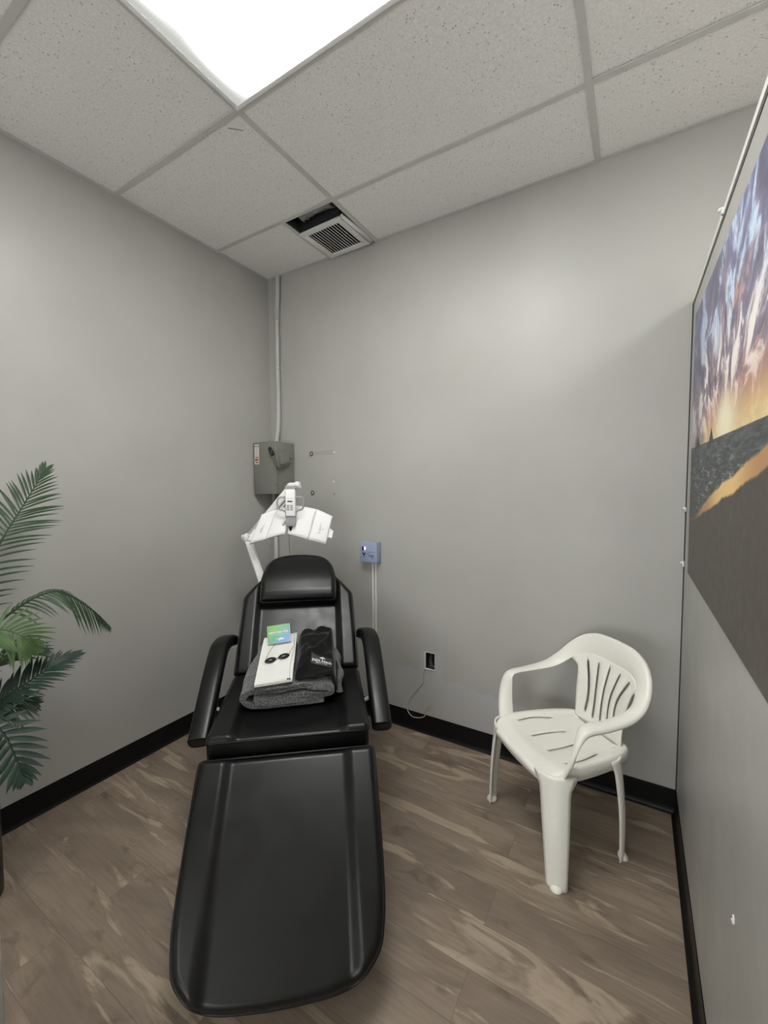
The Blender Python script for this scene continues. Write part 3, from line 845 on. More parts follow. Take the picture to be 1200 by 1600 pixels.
# frame below
b = MB()
b.box(.04, .52, -.27, .27, ZS - .16, ZS - .112, bevel=.004)
b.box(.10, .46, -.22, .22, .12, ZS - .16, bevel=.006)
b.box(-.02, .62, -.03, .03, .08, .13)
b.build('base_frame', M_BLACK, bed)
b = MB(); b.box(-.10, .06, -.12, .12, ZS - .30, ZS - .25); b.build('leg_rest_hinge', M_BLACK, bed)
for u_ in (.06, .52):
    for v_ in (-.24, .24):
        b = MB(); b.cyl(L(u_, v_, 0), L(u_, v_, ZS - .15), .022, 14); b.build('leg', M_BLACK, bed)
b = MB(); b.tube([BP(.05, -.2, -.085), BP(.55, -.15, -.085)], .014, 10); b.tube([BP(.05, .2, -.085), BP(.55, .15, -.085)], .014, 10); b.tube([BP(.08, -.2, -.085), BP(.08, .2, -.085)], .014, 10)
b.tube([L(.50, -.2, ZS - .12), BP(.05, -.2, -.085)], .014, 10); b.tube([L(.50, .2, ZS - .12), BP(.05, .2, -.085)], .014, 10)
b.build('back_frame', M_BLACK, bed)

# ------------------------------------------------------------------ things lying on the recliner
Mbed = Matrix.Translation((1.241, -1.141, ZS)) @ Matrix.Rotation(PHI, 4, 'Z')
def BW(u, v, z=0.0): return Mbed @ Vector((u, -v, z))
def back_surface(v, z): return .540 + z / 1.137
def nz(p, s, a): return noise.noise(Vector(p) * s) * a

# grey fleece blanket: sheet folded over itself, seen end-on
sheet = [(.13, .016), (.06, .013), (-.02, .013), (-.10, .013), (-.165, .020), (-.195, .042), (-.203, .068), (-.190, .092), (-.155, .108), (-.08, .113), (.0, .112), (.08, .108), (.135, .098), (.160, .080), (.164, .060), (.150, .048),
         (.10, .060), (.02, .062), (-.07, .062), (-.125, .068), (-.148, .060), (-.140, .044), (-.10, .036), (-.02, .036), (.05, .035), (.105, .033), (.128, .038)]
cs = catmull([(a, z) for a, z in sheet], 4)
half = .0135
def sheet_ring(u):
    k = (.090 + .33 * max(0.0, u - .19)) / .1265
    left_, right_ = [], []
    n = len(cs)
    for i in range(n):
        p = cs[i]; q0 = cs[max(i - 1, 0)]; q1 = cs[min(i + 1, n - 1)]
        dx, dz = q1[0] - q0[0], q1[1] - q0[1]; l = math.hypot(dx, dz) or 1
        nx, nzv = -dz / l, dx / l
        w = half * (1 + .25 * noise.noise(Vector((p[0] * 18, u * 10, p[1] * 20))))
        for sgn, arr in ((1, left_), (-1, right_)):
            vv = p[0] + nx * w * sgn; zz = p[1] + nzv * w * sgn
            arr.append((vv, zz))
    ring = left_ + list(reversed(right_))
    out = []
    for vv, zz in ring:
        uu = u + .012 * noise.noise(Vector((vv * 9, zz * 20, 2.0))) + .02 * sstep(-.1, .2, vv)
        z2 = max(.0015, zz) * k
        z2 *= 1 - .42 * sstep(-.04, .05, vv) * sstep(.23, .36, u)
        z2 += (.009 * noise.noise(Vector((vv * 13, u * 15, 5.0))) + .004 * noise.noise(Vector((vv * 34, u * 34, 8.0)))) * sstep(.01, .05, zz)
        v2 = vv * (1 - .12 * sstep(.3, .5, u)) + .010 * noise.noise(Vector((u * 11, zz * 14, 7.0)))
        uu = min(uu, back_surface(v2, z2) - (.026 if abs(v2) < .17 else .046))
        out.append(BW(uu, v2, max(z2, .0012 + .009 * sstep(.16, .20, abs(v2)))))
    return out
NU = 34
b = MB(); b.rings([sheet_ring(lerp(.190, .50, i / (NU - 1))) for i in range(NU)])
rings = []                                 # turned-up edge standing along the right side
for i in range(20):
    u = lerp(.265, .50, i / 19); zt = .060 + .34 * (u - .265); e = math.sqrt(clamp(1 - (1 - clamp(min(i, 19 - i) / 3)) ** 2)) * .7 + .3
    vc = .206 + .005 * math.sin(u * 40)
    ring = []
    for m_ in range(20):
        a = 2 * PI * m_ / 20
        z_ = (.5 + .5 * math.sin(a)) * zt * e
        ring.append(BW(min(u, back_surface(0, z_) - .05) + .004 * math.sin(z_ * 60), vc + .0125 * math.cos(a) * (1 + .3 * math.sin(z_ * 70 + u * 30)) - .22 * max(0, z_ - .06), 0.0095 + z_))
    rings.append(ring)
b.rings(rings)
tag(b.build('folded_blanket', M_FLEECE), 'heather grey fleece blanket folded thick on the recliner seat', 'blanket')

# black velour turban towel bunched on the right half
def vheight(u, v):
    z = .082 + (u - .215) * .50 - .55 * max(0, u - .44) - 1.0 * (v - .095) ** 2
    calm = 1 - .85 * sstep(.085, .045, math.hypot((u - .275) * 1.2, v - .125))
    z += calm * (.030 * sstep(-.25, .35, noise.noise(Vector((u * 8 + 2, v * 15 - u * 7, 1.0)))) + .007 * noise.noise(Vector((u * 24, v * 30, 3.0)))) + .012 * (1 - calm)
    return z + .024
def vel(i, j):
    u = lerp(.215, .53, i); v = lerp(.010, .191, j)
    ey = min(j, 1 - j) / .14; ex = min(i * 1.0, 1 - i) / .10
    e = math.sqrt(clamp(1 - (1 - clamp(ey)) ** 2)) * math.sqrt(clamp(1 - (1 - clamp(ex)) ** 2))
    foot = lerp((.090 + .33 * max(0, u - .19)) * (1 - .42 * sstep(-.04, .05, v) * sstep(.23, .36, u)) + .018, .040, sstep(.165, .185, v))
    base = lerp(foot, vheight(u, v), e)
    u2 = min(u, back_surface(v, base) - .035)
    return BW(u2 + .018 * j, v, base)
b = MB(); b.grid(vel, 60, 50)
tw = b.build('velour_towel', M_VELOUR); mod_solid(tw, .012, -1)
tag(tw, 'black velour towel bunched on the grey blanket, with a woven label', 'towel')
# woven label: patch lying on the towel's front
LC = [(.324, .078), (.297, .181), (.252, .170), (.279, .073)]        # (u, v) corners TL TR BR BL
def on_label(x, y, h):
    """x, y in -1..1 over the label"""
    fx_, fy_ = x * .5 + .5, y * .5 + .5
    u = lerp(lerp(LC[3][0], LC[2][0], fx_), lerp(LC[0][0], LC[1][0], fx_), fy_); v = lerp(lerp(LC[3][1], LC[2][1], fx_), lerp(LC[0][1], LC[1][1], fx_), fy_)
    uu = u - .018 * (v - .002) / .194
    z = sum(vheight(uu + du, v + dv) for du in (-.008, 0, .008) for dv in (-.008, 0, .008)) / 9
    return BW(u, v, z + .0035 + h)
b = MB(); b.grid(lambda i, j: on_label(2 * i - 1, 2 * j - 1, 0), 16, 8)
lab = b.build('woven_label', M_SATIN, tw); mod_solid(lab, .002, 0)
LW, LH = .054, .026
def conform(o):
    for v_ in o.data.vertices:
        v_.co = on_label(v_.co.x / LW, v_.co.y / LH, .0014 + v_.co.z)
I4 = Matrix.Translation
conform(text_mesh('lettering', 'palm beach', I4((0, -.003, 0)), .0205, M_WINK, lab, bold=.0003))
conform(text_mesh('lettering', 'BEAUTY  & TAN', I4((0, -.0155, 0)), .0075, M_WINK, lab))
b = MB()                                   # little palm emblem
for s in (-1, 1):
    for a in (.15, .75, 1.35):
        pts = [(0, .008), (s * .006 * math.cos(a), .008 + .007 * math.sin(a) + .003), (s * .0135 * math.cos(a * .8), .008 + .006 * math.sin(a))]
        b.tube([on_label(x / LW, y / LH, .0015) for x, y in catmull(pts, 4)], .0012, 6)
b.tube([on_label(p[0] / LW, p[1] / LH, .0015) for p in ((0, .004), (.001, .009))], .0009, 6)
b.build('palm_emblem', M_WINK, lab)

# white folded towel on the left half
def tcoord(i, j, h):
    fl = Vector((.180, -.155, .099)); fr = Vector((.199, .0, .105)); br = Vector((.476, .007, .212)); bl = Vector((.453, -.147, .203))
    p = fl.lerp(fr, j).lerp(bl.lerp(br, j), i)
    z = p.z + h + .003 * math.sin(PI * i) + .004 * sstep(.82, 1.0, j) * math.sin(i * 9) + .0025 * noise.noise(Vector((i * 3, j * 4, h * 50)))
    return BW(p.x, p.y, z)
b = MB()
for k, (h0, h1, ins) in enumerate(((.0068, .0135, 0.0), (.000, .0065, .008))):
    rings = []
    for i in range(31):
        fi = i / 30; ring = []
        kk = math.sqrt(clamp(1 - (1 - clamp(min(fi, 1 - fi) / .02)) ** 2)) * .8 + .2
        for m_ in range(40):
            a = 2 * PI * m_ / 40; ca, sa = math.cos(a), math.sin(a)
            j = .5 + (.5 - ins) * math.copysign(abs(ca) ** .12, ca)
            h = (h0 + h1) / 2 + (h1 - h0) / 2 * kk * math.copysign(abs(sa) ** .35, sa)
            ring.append(tcoord(fi, j, h))
        rings.append(ring)
    b.rings(rings)
wt = tag(b.build('white_towel', M_TERRY), 'white folded hand towel under the black goggles', 'towel')
b = MB(); b.tube([tcoord(i / 20, .93 - .03 * math.sin(i / 3), .0138) for i in range(21)], .0011, 6); b.build('hem', M_GINK, wt)
b = MB(); b.box(-.008, .008, -.003, .003, 0, .001, M=frame_matrix(tcoord(.015, .9, .0138), BW(1.2, 1, 0) - BW(1.2, 0, 0), BW(1, 0, .3) - BW(0, 0, 0))); b.build('care_tag', M_INK, wt)

# goggles on the towel
def tplane(u, v, h):
    f = (u - .185) / .275
    fl = Vector((.180, -.155, .099)); fr = Vector((.199, .0, .105)); br = Vector((.476, .007, .212)); bl = Vector((.453, -.147, .203))
    j = clamp((v + .152) / .155, -.2, 1.2)
    for _ in range(3):
        a = lerp(fl.x, fr.x, j); c = lerp(bl.x, br.x, j); f = (u - a) / (c - a)
    p = fl.lerp(fr, j).lerp(bl.lerp(br, j), f)
    return BW(u, v, p.z + .0142 + .003 * math.sin(PI * clamp(f)) + h)
g = thing('tanning_goggles', 'black oval eye goggles on elastic lying on white towel', 'goggles', tplane(.306, -.073, 0), 0)
gi = Matrix.Translation(-g.location)
def G(p): return Vector(p) - g.location
xd = (tplane(.318, -.043, 0) - tplane(.299, -.103, 0)).normalized(); yd = tplane(.40, -.075, 0) - tplane(.30, -.073, 0)
for (u_, v_) in ((.299, -.101), (.318, -.044)):
    Mg = frame_matrix((0, 0, 0), xd, yd)
    b = MB()
    rings = []
    for i in range(9):
        th = i / 8 * PI / 2
        ring = []
        for m_ in range(32):
            a = 2 * PI * m_ / 32
            px = .0255 * math.copysign(abs(math.cos(a)) ** 1.15, math.cos(a)) * math.cos(th); py = .0145 * math.copysign(abs(math.sin(a)) ** .9, math.sin(a)) * math.cos(th)
            ring.append(G(tplane(u_, v_, .004)) + Mg @ Vector((px, py, .010 * math.sin(th))))
        rings.append(ring)
    b.rings(rings); b.build('eyecup', M_GOGGLE, g)
b = MB(); b.tube([G(tplane(.305, -.079, .004)), G(tplane(.309, -.073, .006)), G(tplane(.312, -.067, .004))], .0013, 8); b.build('bridge', M_WIRE, g)
b = MB()
b.tube(catmull([G(tplane(.295, -.122, .005)), G(tplane(.345, -.114, .003)), G(tplane(.392, -.094, .003)), G(tplane(.42, -.080, .003))], 5), .0009, 6)
b.tube(catmull([G(tplane(.325, -.022, .005)), G(tplane(.35, -.018, .003)), G(tplane(.385, -.004, .003)), G(tplane(.425, -.006, .003))], 5), .0009, 6)
b.build('strap', M_STRING, g)

# green-blue card standing on the towel
tlc, trc, brc, blc = BW(.457, -.137, .258), BW(.464, -.033, .264), BW(.398, -.017, .204), BW(.388, -.118, .195)
ctr = (tlc + trc + brc + blc) / 4 + Vector((0, 0, .010))
Mc = frame_matrix((0, 0, 0), (trc - tlc + brc - blc), (tlc - blc + trc - brc))
cw = ((trc - tlc).length + (brc - blc).length) / 4; ch = ((tlc - blc).length + (trc - brc).length) / 4
card = thing('sanitized_card', 'small green and blue tent card reading SANITIZED FOR on the white towel', 'card', ctr)
card.rotation_euler = Mc.to_euler()
b = MB(); b.box(-cw, cw, -ch, ch, -.0015, 0); b.build('face', M_CARD, card)
b = MB(); b.box(-cw - .001, cw + .002, -ch, ch + .0015, -.0095, -.0016, bevel=.001); b.build('holder', M_ACRYL, card)
T = lambda x, y: Matrix.Translation((x, y, .0004))
text_mesh('lettering', 'THIS ITEM HAS BEEN', T(0, ch * .42), .0088, M_MINT, card)
text_mesh('lettering', 'SANITIZED FOR', T(0, ch * .16), .0125, M_WHITE, card, bold=.0004)
text_mesh('lettering', 'YOUR PROTECTION', T(0, -ch * .10), .0092, M_MINT, card)
text_mesh('lettering', 'my', T(-cw * .14, -ch * .58), .012, M_MINT, card)
text_mesh('lettering', 'pbt', T(cw * .2, -ch * .58), .0165, M_WHITE, card, bold=.0006)

# ------------------------------------------------------------------ lamp on a floor stand behind the recliner
lamp = thing('light_therapy_lamp', 'white folding wing therapy lamp on jointed arm above recliner', 'lamp', (.44, -.36, 0))
def LV(p): return Vector(p) - Vector((.44, -.36, 0))
b = MB()
for k in range(5):
    a = 2 * PI * k / 5 + .3
    p1 = (.24 * math.cos(a), .24 * math.sin(a), .055)
    b.tube([(0, 0, .085), (p1[0] * .6, p1[1] * .6, .072), p1], [.02, .016, .013], 10)
b.cyl((0, 0, .05), (0, 0, .12), .032, 20)
bs = b.build('stand_base', M_LAMPW, lamp)
for k in range(5):
    a = 2 * PI * k / 5 + .3; c = (.24 * math.cos(a), .24 * math.sin(a))
    b = MB(); b.cyl((c[0] - .011 * math.sin(a), c[1] + .011 * math.cos(a), .025), (c[0] + .011 * math.sin(a), c[1] - .011 * math.cos(a), .025), .025, 16); b.cyl((c[0], c[1], .03), (c[0], c[1], .058), .007, 8)
    b.build('caster', M_BLACK, bs)
b = MB(); b.tube([(0, 0, .11), (0, 0, .62)], .017, 16); b.build('stand_pole', M_LAMPW, lamp)
J = LV((.305, -.500, 1.203)); TJ = LV((.545, -.375, 1.515))
lowp = LV((.432, -.385, .60))
def bar(b, p0, p1, w=.017, d=.013):
    p0, p1 = Vector(p0), Vector(p1); t_ = (p1 - p0).normalized(); s_ = t_.cross(Vector((.84, -.54, 0.1))).normalized(); n_ = s_.cross(t_)
    rings = []
    for p in (p0, p1):
        rings.append([p + s_ * w * math.copysign(abs(math.cos(a)) ** .5, math.cos(a)) + n_ * d * math.copysign(abs(math.sin(a)) ** .5, math.sin(a)) for a in [2 * PI * k / 20 for k in range(20)]])
    b.rings(rings)
b = MB(); bar(b, J + Vector((0, 0, -.015)), lowp, .023, .016); la = b.build('lower_arm', M_LAMPJ, lamp)
b = MB(); bar(b, J + Vector((0, 0, -.03)) + Vector((.021, -.004, 0)), lowp + Vector((.018, -.004, .1)), .004, .004); b.build('arm_spring', M_LAMPW, la)
b = MB(); bar(b, J, TJ, .021, .015); ua = b.build('upper_arm', M_LAMPJ, lamp)
off = Vector((.03, .012, -.018))
b = MB(); bar(b, J.lerp(TJ, .12) + off, J.lerp(TJ, .95) + off, .0045, .0045); b.build('arm_spring', M_LAMPW, ua)
b = MB(); b.sphere(J + Vector((-.008, 0, 0)), .030, sc=(1, 1, 1.05)); b.cyl(J + Vector((-.03, -.02, 0)), J + Vector((.055, .03, .03)), .020, 16); b.sphere(J + Vector((.045, .02, .035)), .024); b.build('elbow_joint', M_LAMPJ, lamp)
b = MB(); b.sphere(TJ, .028); b.cyl(TJ + Vector((-.012, -.008, 0)), TJ + Vector((.055, .02, .012)), .022, 16); b.sphere(TJ + Vector((.04, .012, .012)), .022); b.build('top_joint', M_LAMPJ, lamp)
# control head
hd = [LV(p) for p in ((.598, -.470, 1.500), (.646, -.436, 1.500), (.632, -.446, 1.345), (.587, -.476, 1.345))]   # front face corners TL TR BR BL
fx = (hd[1] - hd[0]).normalized(); fy = ((hd[0] + hd[1]) - (hd[2] + hd[3])).normalized()
Mh = frame_matrix((hd[0] + hd[1] + hd[2] + hd[3]) / 4, fx, fy)
head = MB(); head.box(-.0285, .0285, -.080, .080, -.045, 0, bevel=.008, seg=3); head.v = [tuple(Mh @ Vector(p)) for p in head.v]
hh = head.build('control_head', M_LAMPW, lamp)
def hbox(name, x0, x1, y0, y1, z0, z1, mat, par, bv=.0):
    q = MB(); q.box(x0, x1, y0, y1, z0, z1, bevel=bv); q.v = [tuple(Mh @ Vector(p)) for p in q.v]; return q.build(name, mat, par)
hbox('display', -.0165, .0125, .004, .0125, -.001, .0008, M_LCD, hh)
hbox('printed_line', -.022, .021, .026, .0275, -.001, .0004, M_GINK, hh)
for i in range(2):
    for j in range(3):
        hbox('button', -.021 + i * .0205, -.0055 + i * .0205, -.021 - j * .0115, -.012 - j * .0115, -.001, .0012, M_GREYP, hh, .0004)
hbox('head_collar', -.030, .034, .078, .100, -.042, -.004, M_GREYP, hh, .004)
hbox('neck', -.030, .026, -.140, -.070, -.050, -.010, M_GREYP, hh, .005)
q = MB(); q.cyl(Mh @ Vector((-.006, -.13, -.03)), Mh @ Vector((-.004, -.168, -.03)), .014, 14, 0, .006); q.build('swivel_tip', M_BLACK, hh)
for s in (-1, 1):
    pts = [(s * .027, .030, -.02), (s * .050, .034, -.02), (s * .072, .024, -.018), (s * .078, -.005, -.016), (s * .066, -.038, -.018), (s * .045, -.046, -.02), (s * .030, -.056, -.02), (s * .028, -.080, -.02)]
    q = MB(); q.tube([Mh @ Vector(p) for p in catmull(pts, 5)], .0052, 10); q.build('handle', M_GREYP, lamp)
# wings: inner and outer leaf on each side of the spine (front edge F.., rear edge R..)
CX = Mh @ Vector((0, -.10, -.055))
def pt(x, y, z): return LV((x, y, z))
Fc = pt(.575, -.450, 1.238); Rc = pt(.560, -.375, 1.402)
Fl1 = pt(.472, -.520, 1.205); Rl1 = pt(.492, -.435, 1.378); Fl2 = pt(.382, -.560, 1.175); Rl2 = pt(.425, -.500, 1.350)
Fr1 = pt(.682, -.382, 1.200); Rr1 = pt(.682, -.300, 1.378); Fr2 = pt(.764, -.318, 1.172); Rr2 = pt(.768, -.255, 1.335)
def leaf(F0, F1, R0, R1, bow, tab=None, name='wing_panel'):
    nn = (F1 - F0).cross(R0 - F0).normalized()
    if nn.y > 0: nn = -nn
    def fn(i, j):
        f = F0.lerp(F1, i); r = R0.lerp(R1, i)
        p = f.lerp(r, j) + nn * bow * math.sin(PI * i)
        return p + nn * (-.03 * (1 - j) ** 3 if False else 0)
    q = MB(); q.grid(fn, 10, 8)
    if tab: q.add(tab, [(0, 1, 2, 3)])
    w = q.build(name, M_LAMPW, lamp); mod_solid(w, .012, 0); return w, nn
gap = .002
wl1, n1 = leaf(Fc + Vector((-.006, -.004, -.002)), Fl1, Rc, Rl1, .010)
wl2, n2 = leaf(Fl1 + Vector((-gap, -gap * .5, 0)), Fl2, Rl1 + Vector((-gap, -gap * .5, 0)), Rl2, .004)
wr1, n3 = leaf(Fc + Vector((.006, .004, -.002)), Fr1, Rc, Rr1, .010)
wr2, n4 = leaf(Fr1 + Vector((gap, gap * .5, 0)), Fr2, Rr1 + Vector((gap, gap * .5, 0)), Rr2, .004)
d = (Fr2 - Rr2)
q = MB(); a0 = Rr2 + d * .42; a1 = Rr2 + d * .74; ex = (Fr2 - Fr1).normalized() * .026
q.slab([a0, a0 + ex + d * .07, a1 + ex, a1], n4 * -.010); q.build('wing_tab', M_LAMPW, wr2)
d = (Fl2 - Rl2); a0 = Rl2 + d * .45; a1 = Rl2 + d * .85; ex = (Fl2 - Fl1).normalized() * .022
q = MB(); q.slab([a0, a1, a1 + ex, a0 + ex + d * .14], n2 * -.010); q.build('wing_tab', M_LAMPW, wl2)
for (w_, F0, F1, R0, R1, nn, up) in ((wl2, Fl1, Fl2, Rl1, Rl2, n2, 1), (wr2, Fr1, Fr2, Rr1, Rr2, n4, 1)):
    c = (F0 + F1 + R0 + R1) / 4 + nn * .0105 + (F0 + R0 - F1 - R1) * .02
    yy = (F1 - F0) * (-1 if w_ is wr2 else 1); xx = (R0 - F0)
    if w_ is wl2: xx = -xx; yy = -(F1 - F0) * -1
    Mw = frame_matrix(c, xx, yy)
    if Mw.col[2].xyz.dot(nn) < 0: Mw = frame_matrix(c, xx, -yy)
    text_mesh('lettering', 'Luposan', Mw, .026, M_GINK, w_)
    text_mesh('lettering', 'medical', Mw @ Matrix.Translation((0, -.020, 0)), .011, M_GINK, w_)
for (w_, F0, R0, nn, sx) in ((wl2, Fl1, Rl1, n2, -1), (wr2, Fr1, Rr1, n4, 1)):
    ax = ((Fr2 - Fr1) if sx > 0 else (Fl2 - Fl1)).normalized()
    for f0, f1 in ((.12, .18), (.22, .26), (.52, .57), (.60, .66), (.70, .76)):
        c0 = .008; h = nn * .0066
        q = MB(); q.slab([F0.lerp(R0, f0) + ax * c0 + h, F0.lerp(R0, f0) + ax * (c0 + .003) + h, F0.lerp(R0, f1) + ax * (c0 + .003) + h, F0.lerp(R0, f1) + ax * c0 + h], nn * .0004)
        q.build('printed_mark', M_GINK, w_)
    q = MB(); q.tube(catmull([F0 + nn * .007, F0 + Vector((0, 0, -.016)), F0 + ax * (-.02) + Vector((0, 0, -.03)) - nn * .02], 4), .0016, 6); q.build('hinge_wire', M_GREYP, w_)
q = MB()
for s, Fw in ((-1, Fl1), (1, Fr1)):
    c = Fc.lerp(Fw, .38).lerp(Rc, .32); q.tube([Mh @ Vector((s * .03, -.085, -.045)), c + n1 * .010 if s < 0 else c + n3 * .010], [.010, .007], 10)
q.build('wing_bracket', M_LAMPW, lamp)
b = MB(); b.tube([LV((.450, -.292, 1.25)), LV((.452, -.294, .10))], .010, 12); b.tube([LV((.450, -.292, 1.245)), CX], .008, 10); b.build('support_rod', M_CHROME, lamp, label='slim steel rod')
b = MB(); b.cyl(LV((.447, -.292, .10)), LV((.44, -.355, .10)), .010, 10); b.build('rod_clamp', M_LAMPJ, lamp)

# ------------------------------------------------------------------ white monobloc chair
ch_ = thing('plastic_armchair', 'white moulded plastic armchair with slatted back against the back wall', 'chair', (1.951, -.515, 0), math.atan2(.7191, .6949))
def K(a, l, z): return Vector((a, -l, z))
# rim: (a, l, z, Da, Dl, Dz, width)
rim = [(.475, 0, .822, -.10, 0, -1, .104), (.472, .06, .820, -.10, -.03, -1, .102), (.468, .11, .814, -.10, -.08, -1, .099), (.455, .172, .790, -.14, -.28, -.95, .090), (.428, .225, .742, -.24, -.55, -.80, .076),
       (.380, .260, .680, -.22, -.80, -.55, .064), (.310, .276, .638, -.02, -.97, -.22, .056), (.210, .280, .621, 0, -1, -.06, .050), (.130, .276, .616, .05, -1, -.01, .048), (.092, .270, .604, .30, -.95, -.05, .048),
       (.066, .260, .565, .70, -.66, .0, .052), (.050, .246, .500, .90, -.42, 0, .058), (.040, .222, .435, .95, -.30, 0, .060), (.040, .196, .380, .95, -.30, 0, .052)]
def rim_rows(n=7):
    cp = catmull([tuple(r) for r in rim], n)
    half_ = [(Vector(c[:3]), Vector(c[3:6]).normalized(), c[6]) for c in cp]
    full = [(Vector((R.x, -R.y, R.z)), Vector((D.x, -D.y, D.z)), w) for R, D, w in reversed(half_)] + half_[1:]
    rows = []; prev = None; m_ = len(full)
    for i, (R, D, w) in enumerate(full):
        T_ = (full[min(i + 1, m_ - 1)][0] - full[max(i - 1, 0)][0]).normalized()
        N = D.cross(T_).normalized()                      # outward / underside
        sec = [(0.0, .017), (.0, .010), (.0015, .004), (.005, .0008)]
        sec += [(.005 + (w - .005) * k / 9, .0008 - .006 * math.sin(PI * k / 9)) for k in (1, 2, 3, 4, 5, 6, 7, 8, 8.6, 8.85, 9)]
        up_, dn_ = [], []
        for k, (dd, nn) in enumerate(sec):
            a, c = sec[max(k - 1, 0)], sec[min(k + 1, len(sec) - 1)]
            tx, ty = c[0] - a[0], c[1] - a[1]; l = math.hypot(tx, ty)
            ox, oy = -ty / l * .00275, tx / l * .00275
            up_.append((dd + ox, nn + oy)); dn_.append((dd - ox, nn - oy))
        rows.append(([R + D * x + N * y for x, y in up_ + list(reversed(dn_))], R + D * w, D))
    return rows
ROWS = rim_rows()
NR = len(ROWS); NS = len(ROWS[0][0]); MID = NR // 2; CUT = 4 * 7
rv = [K(*p) for r in ROWS for p in r[0]]
rf = [(i * NS + j, i * NS + (j + 1) % NS, (i + 1) * NS + (j + 1) % NS, (i + 1) * NS + j) for i in range(NR - 1) for j in range(NS)]
tmp = bpy.data.meshes.new('tmp'); tmp.from_pydata([tuple(p) for p in rv], [], rf)
bm = bmesh.new(); bm.from_mesh(tmp); bmesh.ops.recalc_face_normals(bm, faces=bm.faces); bm.to_mesh(tmp); bm.free(); tmp.update()
rn = [v.normal.copy() for v in tmp.vertices]; rfaces = [tuple(p.vertices) for p in tmp.polygons]
bpy.data.meshes.remove(tmp)
def rim_slice(name, i0, i1, caps):
    ids = [i for i in range(i0 * NS, (i1 + 1) * NS)]
    mp = {g_: k for k, g_ in enumerate(ids)}
    fs = [tuple(mp[g_] for g_ in f_) for f_ in rfaces if all(g_ in mp for g_ in f_)]
    me = bpy.data.meshes.new(name); nrm = [rn[g_] for g_ in ids]
    me.from_pydata([tuple(rv[g_]) for g_ in ids], [], fs)
    me.materials.append(M_WHITEP)
    for p in me.polygons: p.use_smooth = True
    me.update(); me.normals_split_custom_set_from_vertices(nrm)
    o = bpy.data.objects.new(name, me); COL.objects.link(o); o.parent = ch_
    return o
rim_slice('armrest', 0, MID - CUT, None)
rim_slice('armrest', MID + CUT, NR - 1, None)
bk = rim_slice('backrest', MID - CUT, MID + CUT, None)
# slotted panel between seat and rim, meeting the rim's inner edge
edge = sorted([(p.y, p.z, p.x) for _, p, _ in ROWS[MID - CUT:MID + CUT + 1]])
def edge_at(l):
    l = clamp(l, edge[0][0], edge[-1][0])
    for (l0, z0, a0), (l1, z1, a1) in zip(edge, edge[1:]):
        if l <= l1:
            f_ = (l - l0) / (l1 - l0 + 1e-9); return lerp(z0, z1, f_), lerp(a0, a1, f_)
    return edge[-1][1], edge[-1][2]
def abase(l, z): return .408 + (z - .415) * .17 - .92 * l * l - .012 * math.sin(PI * clamp((z - .415) / .30))
def amap(l, z):
    ze, ae = edge_at(l)
    return abase(l, z) + (ae - abase(l, ze)) * sstep(ze - .14, ze, z)
top = [(l, z + .007) for l, z, a in edge if l >= 0]
side = catmull([(.135, .418), (.136, .47), (.140, .54), (.146, .60), (.157, .65), (top[-1][0], top[-1][1] - .012), top[-1]], 5)
outer = side[:-1] + list(reversed(top)) + [(-l, z) for l, z in top[1:]] + [(-l, z) for l, z in reversed(side[:-1])]
def slot(path, w):
    p = catmull(path, 8); n = len(p); Lf, Rt = [], []
    for i in range(n):
        dx = p[min(i + 1, n - 1)][0] - p[max(i - 1, 0)][0]; dy = p[min(i + 1, n - 1)][1] - p[max(i - 1, 0)][1]
        l = math.hypot(dx, dy); e = min(i, n - 1 - i) / 3.0
        ww = w * (math.sqrt(clamp(1 - (1 - clamp(e)) ** 2)) * .85 + .15)
        Lf.append((p[i][0] - dy / l * ww, p[i][1] + dx / l * ww)); Rt.append((p[i][0] + dy / l * ww, p[i][1] - dx / l * ww))
    return Lf + list(reversed(Rt))
slots = []
for lb, lm, lt, z0, z1, w in ((.086, .074, .122, .462, .690, .0066), (.043, .038, .062, .450, .698, .0056), (0, 0, 0, .446, .702, .0056)):
    for s in ((1, -1) if lb else (1,)):
        slots.append(slot([(s * lb, z0), (s * lerp(lb, lm, .8), lerp(z0, z1, .3)), (s * lerp(lm, lt, .25), lerp(z0, z1, .62)), (s * lt, z1)], w))
vs, tris = cdt_sheet(outer, slots, .011)
b = MB(); b.add([K(amap(l, z), l, z) for l, z in vs], tris, 0, True)
b.v = [(p[0] - .0009, p[1], p[2]) for p in b.v]
pn = b.build('back_panel', M_WHITEP, bk); mod_solid(pn, .0055, 0)
# seat
hs = catmull([(-.012, 0), (-.012, .10), (-.008, .155), (.008, .186), (.04, .203), (.10, .206), (.20, .200), (.30, .186), (.38, .165), (.412, .140), (.420, .10), (.422, 0)], 4)
outer = [(a, l) for a, l in hs] + [(a, -l) for a, l in reversed(hs[1:-1])]
sl = [slot([(.096, l0), (.18, l0 + c), (.272, l1)], .0042) for l0, l1, c in ((-.160, -.140, -.004), (-.055, -.044, .0), (.055, .044, .0), (.160, .140, .004))]
vs, tris = cdt_sheet(outer, sl, .012)
def seat_z(a, l):
    d = poly_dist((a, l), outer)
    z = .424 - .016 * sstep(.0, .16, .205 - abs(l)) * sstep(-.01, .10, a) * (1 - .35 * sstep(.28, .42, a))
    if a < .10: z -= .018 * sstep(.07, -.015, a) ** 1.5
    z += .010 * sstep(.03, 0, d) * sstep(.03, .10, a)
    return z
b = MB(); b.add([K(a, l, seat_z(a, l)) for a, l in vs], tris, 0, True)
n = len(outer); r0 = [K(a, l, seat_z(a, l)) for a, l in outer]
cx = .2
r1 = [K(a + (a - cx) * .02 - (.004 if a < .05 else 0), l * 1.025, seat_z(a, l) - .008) for a, l in outer]
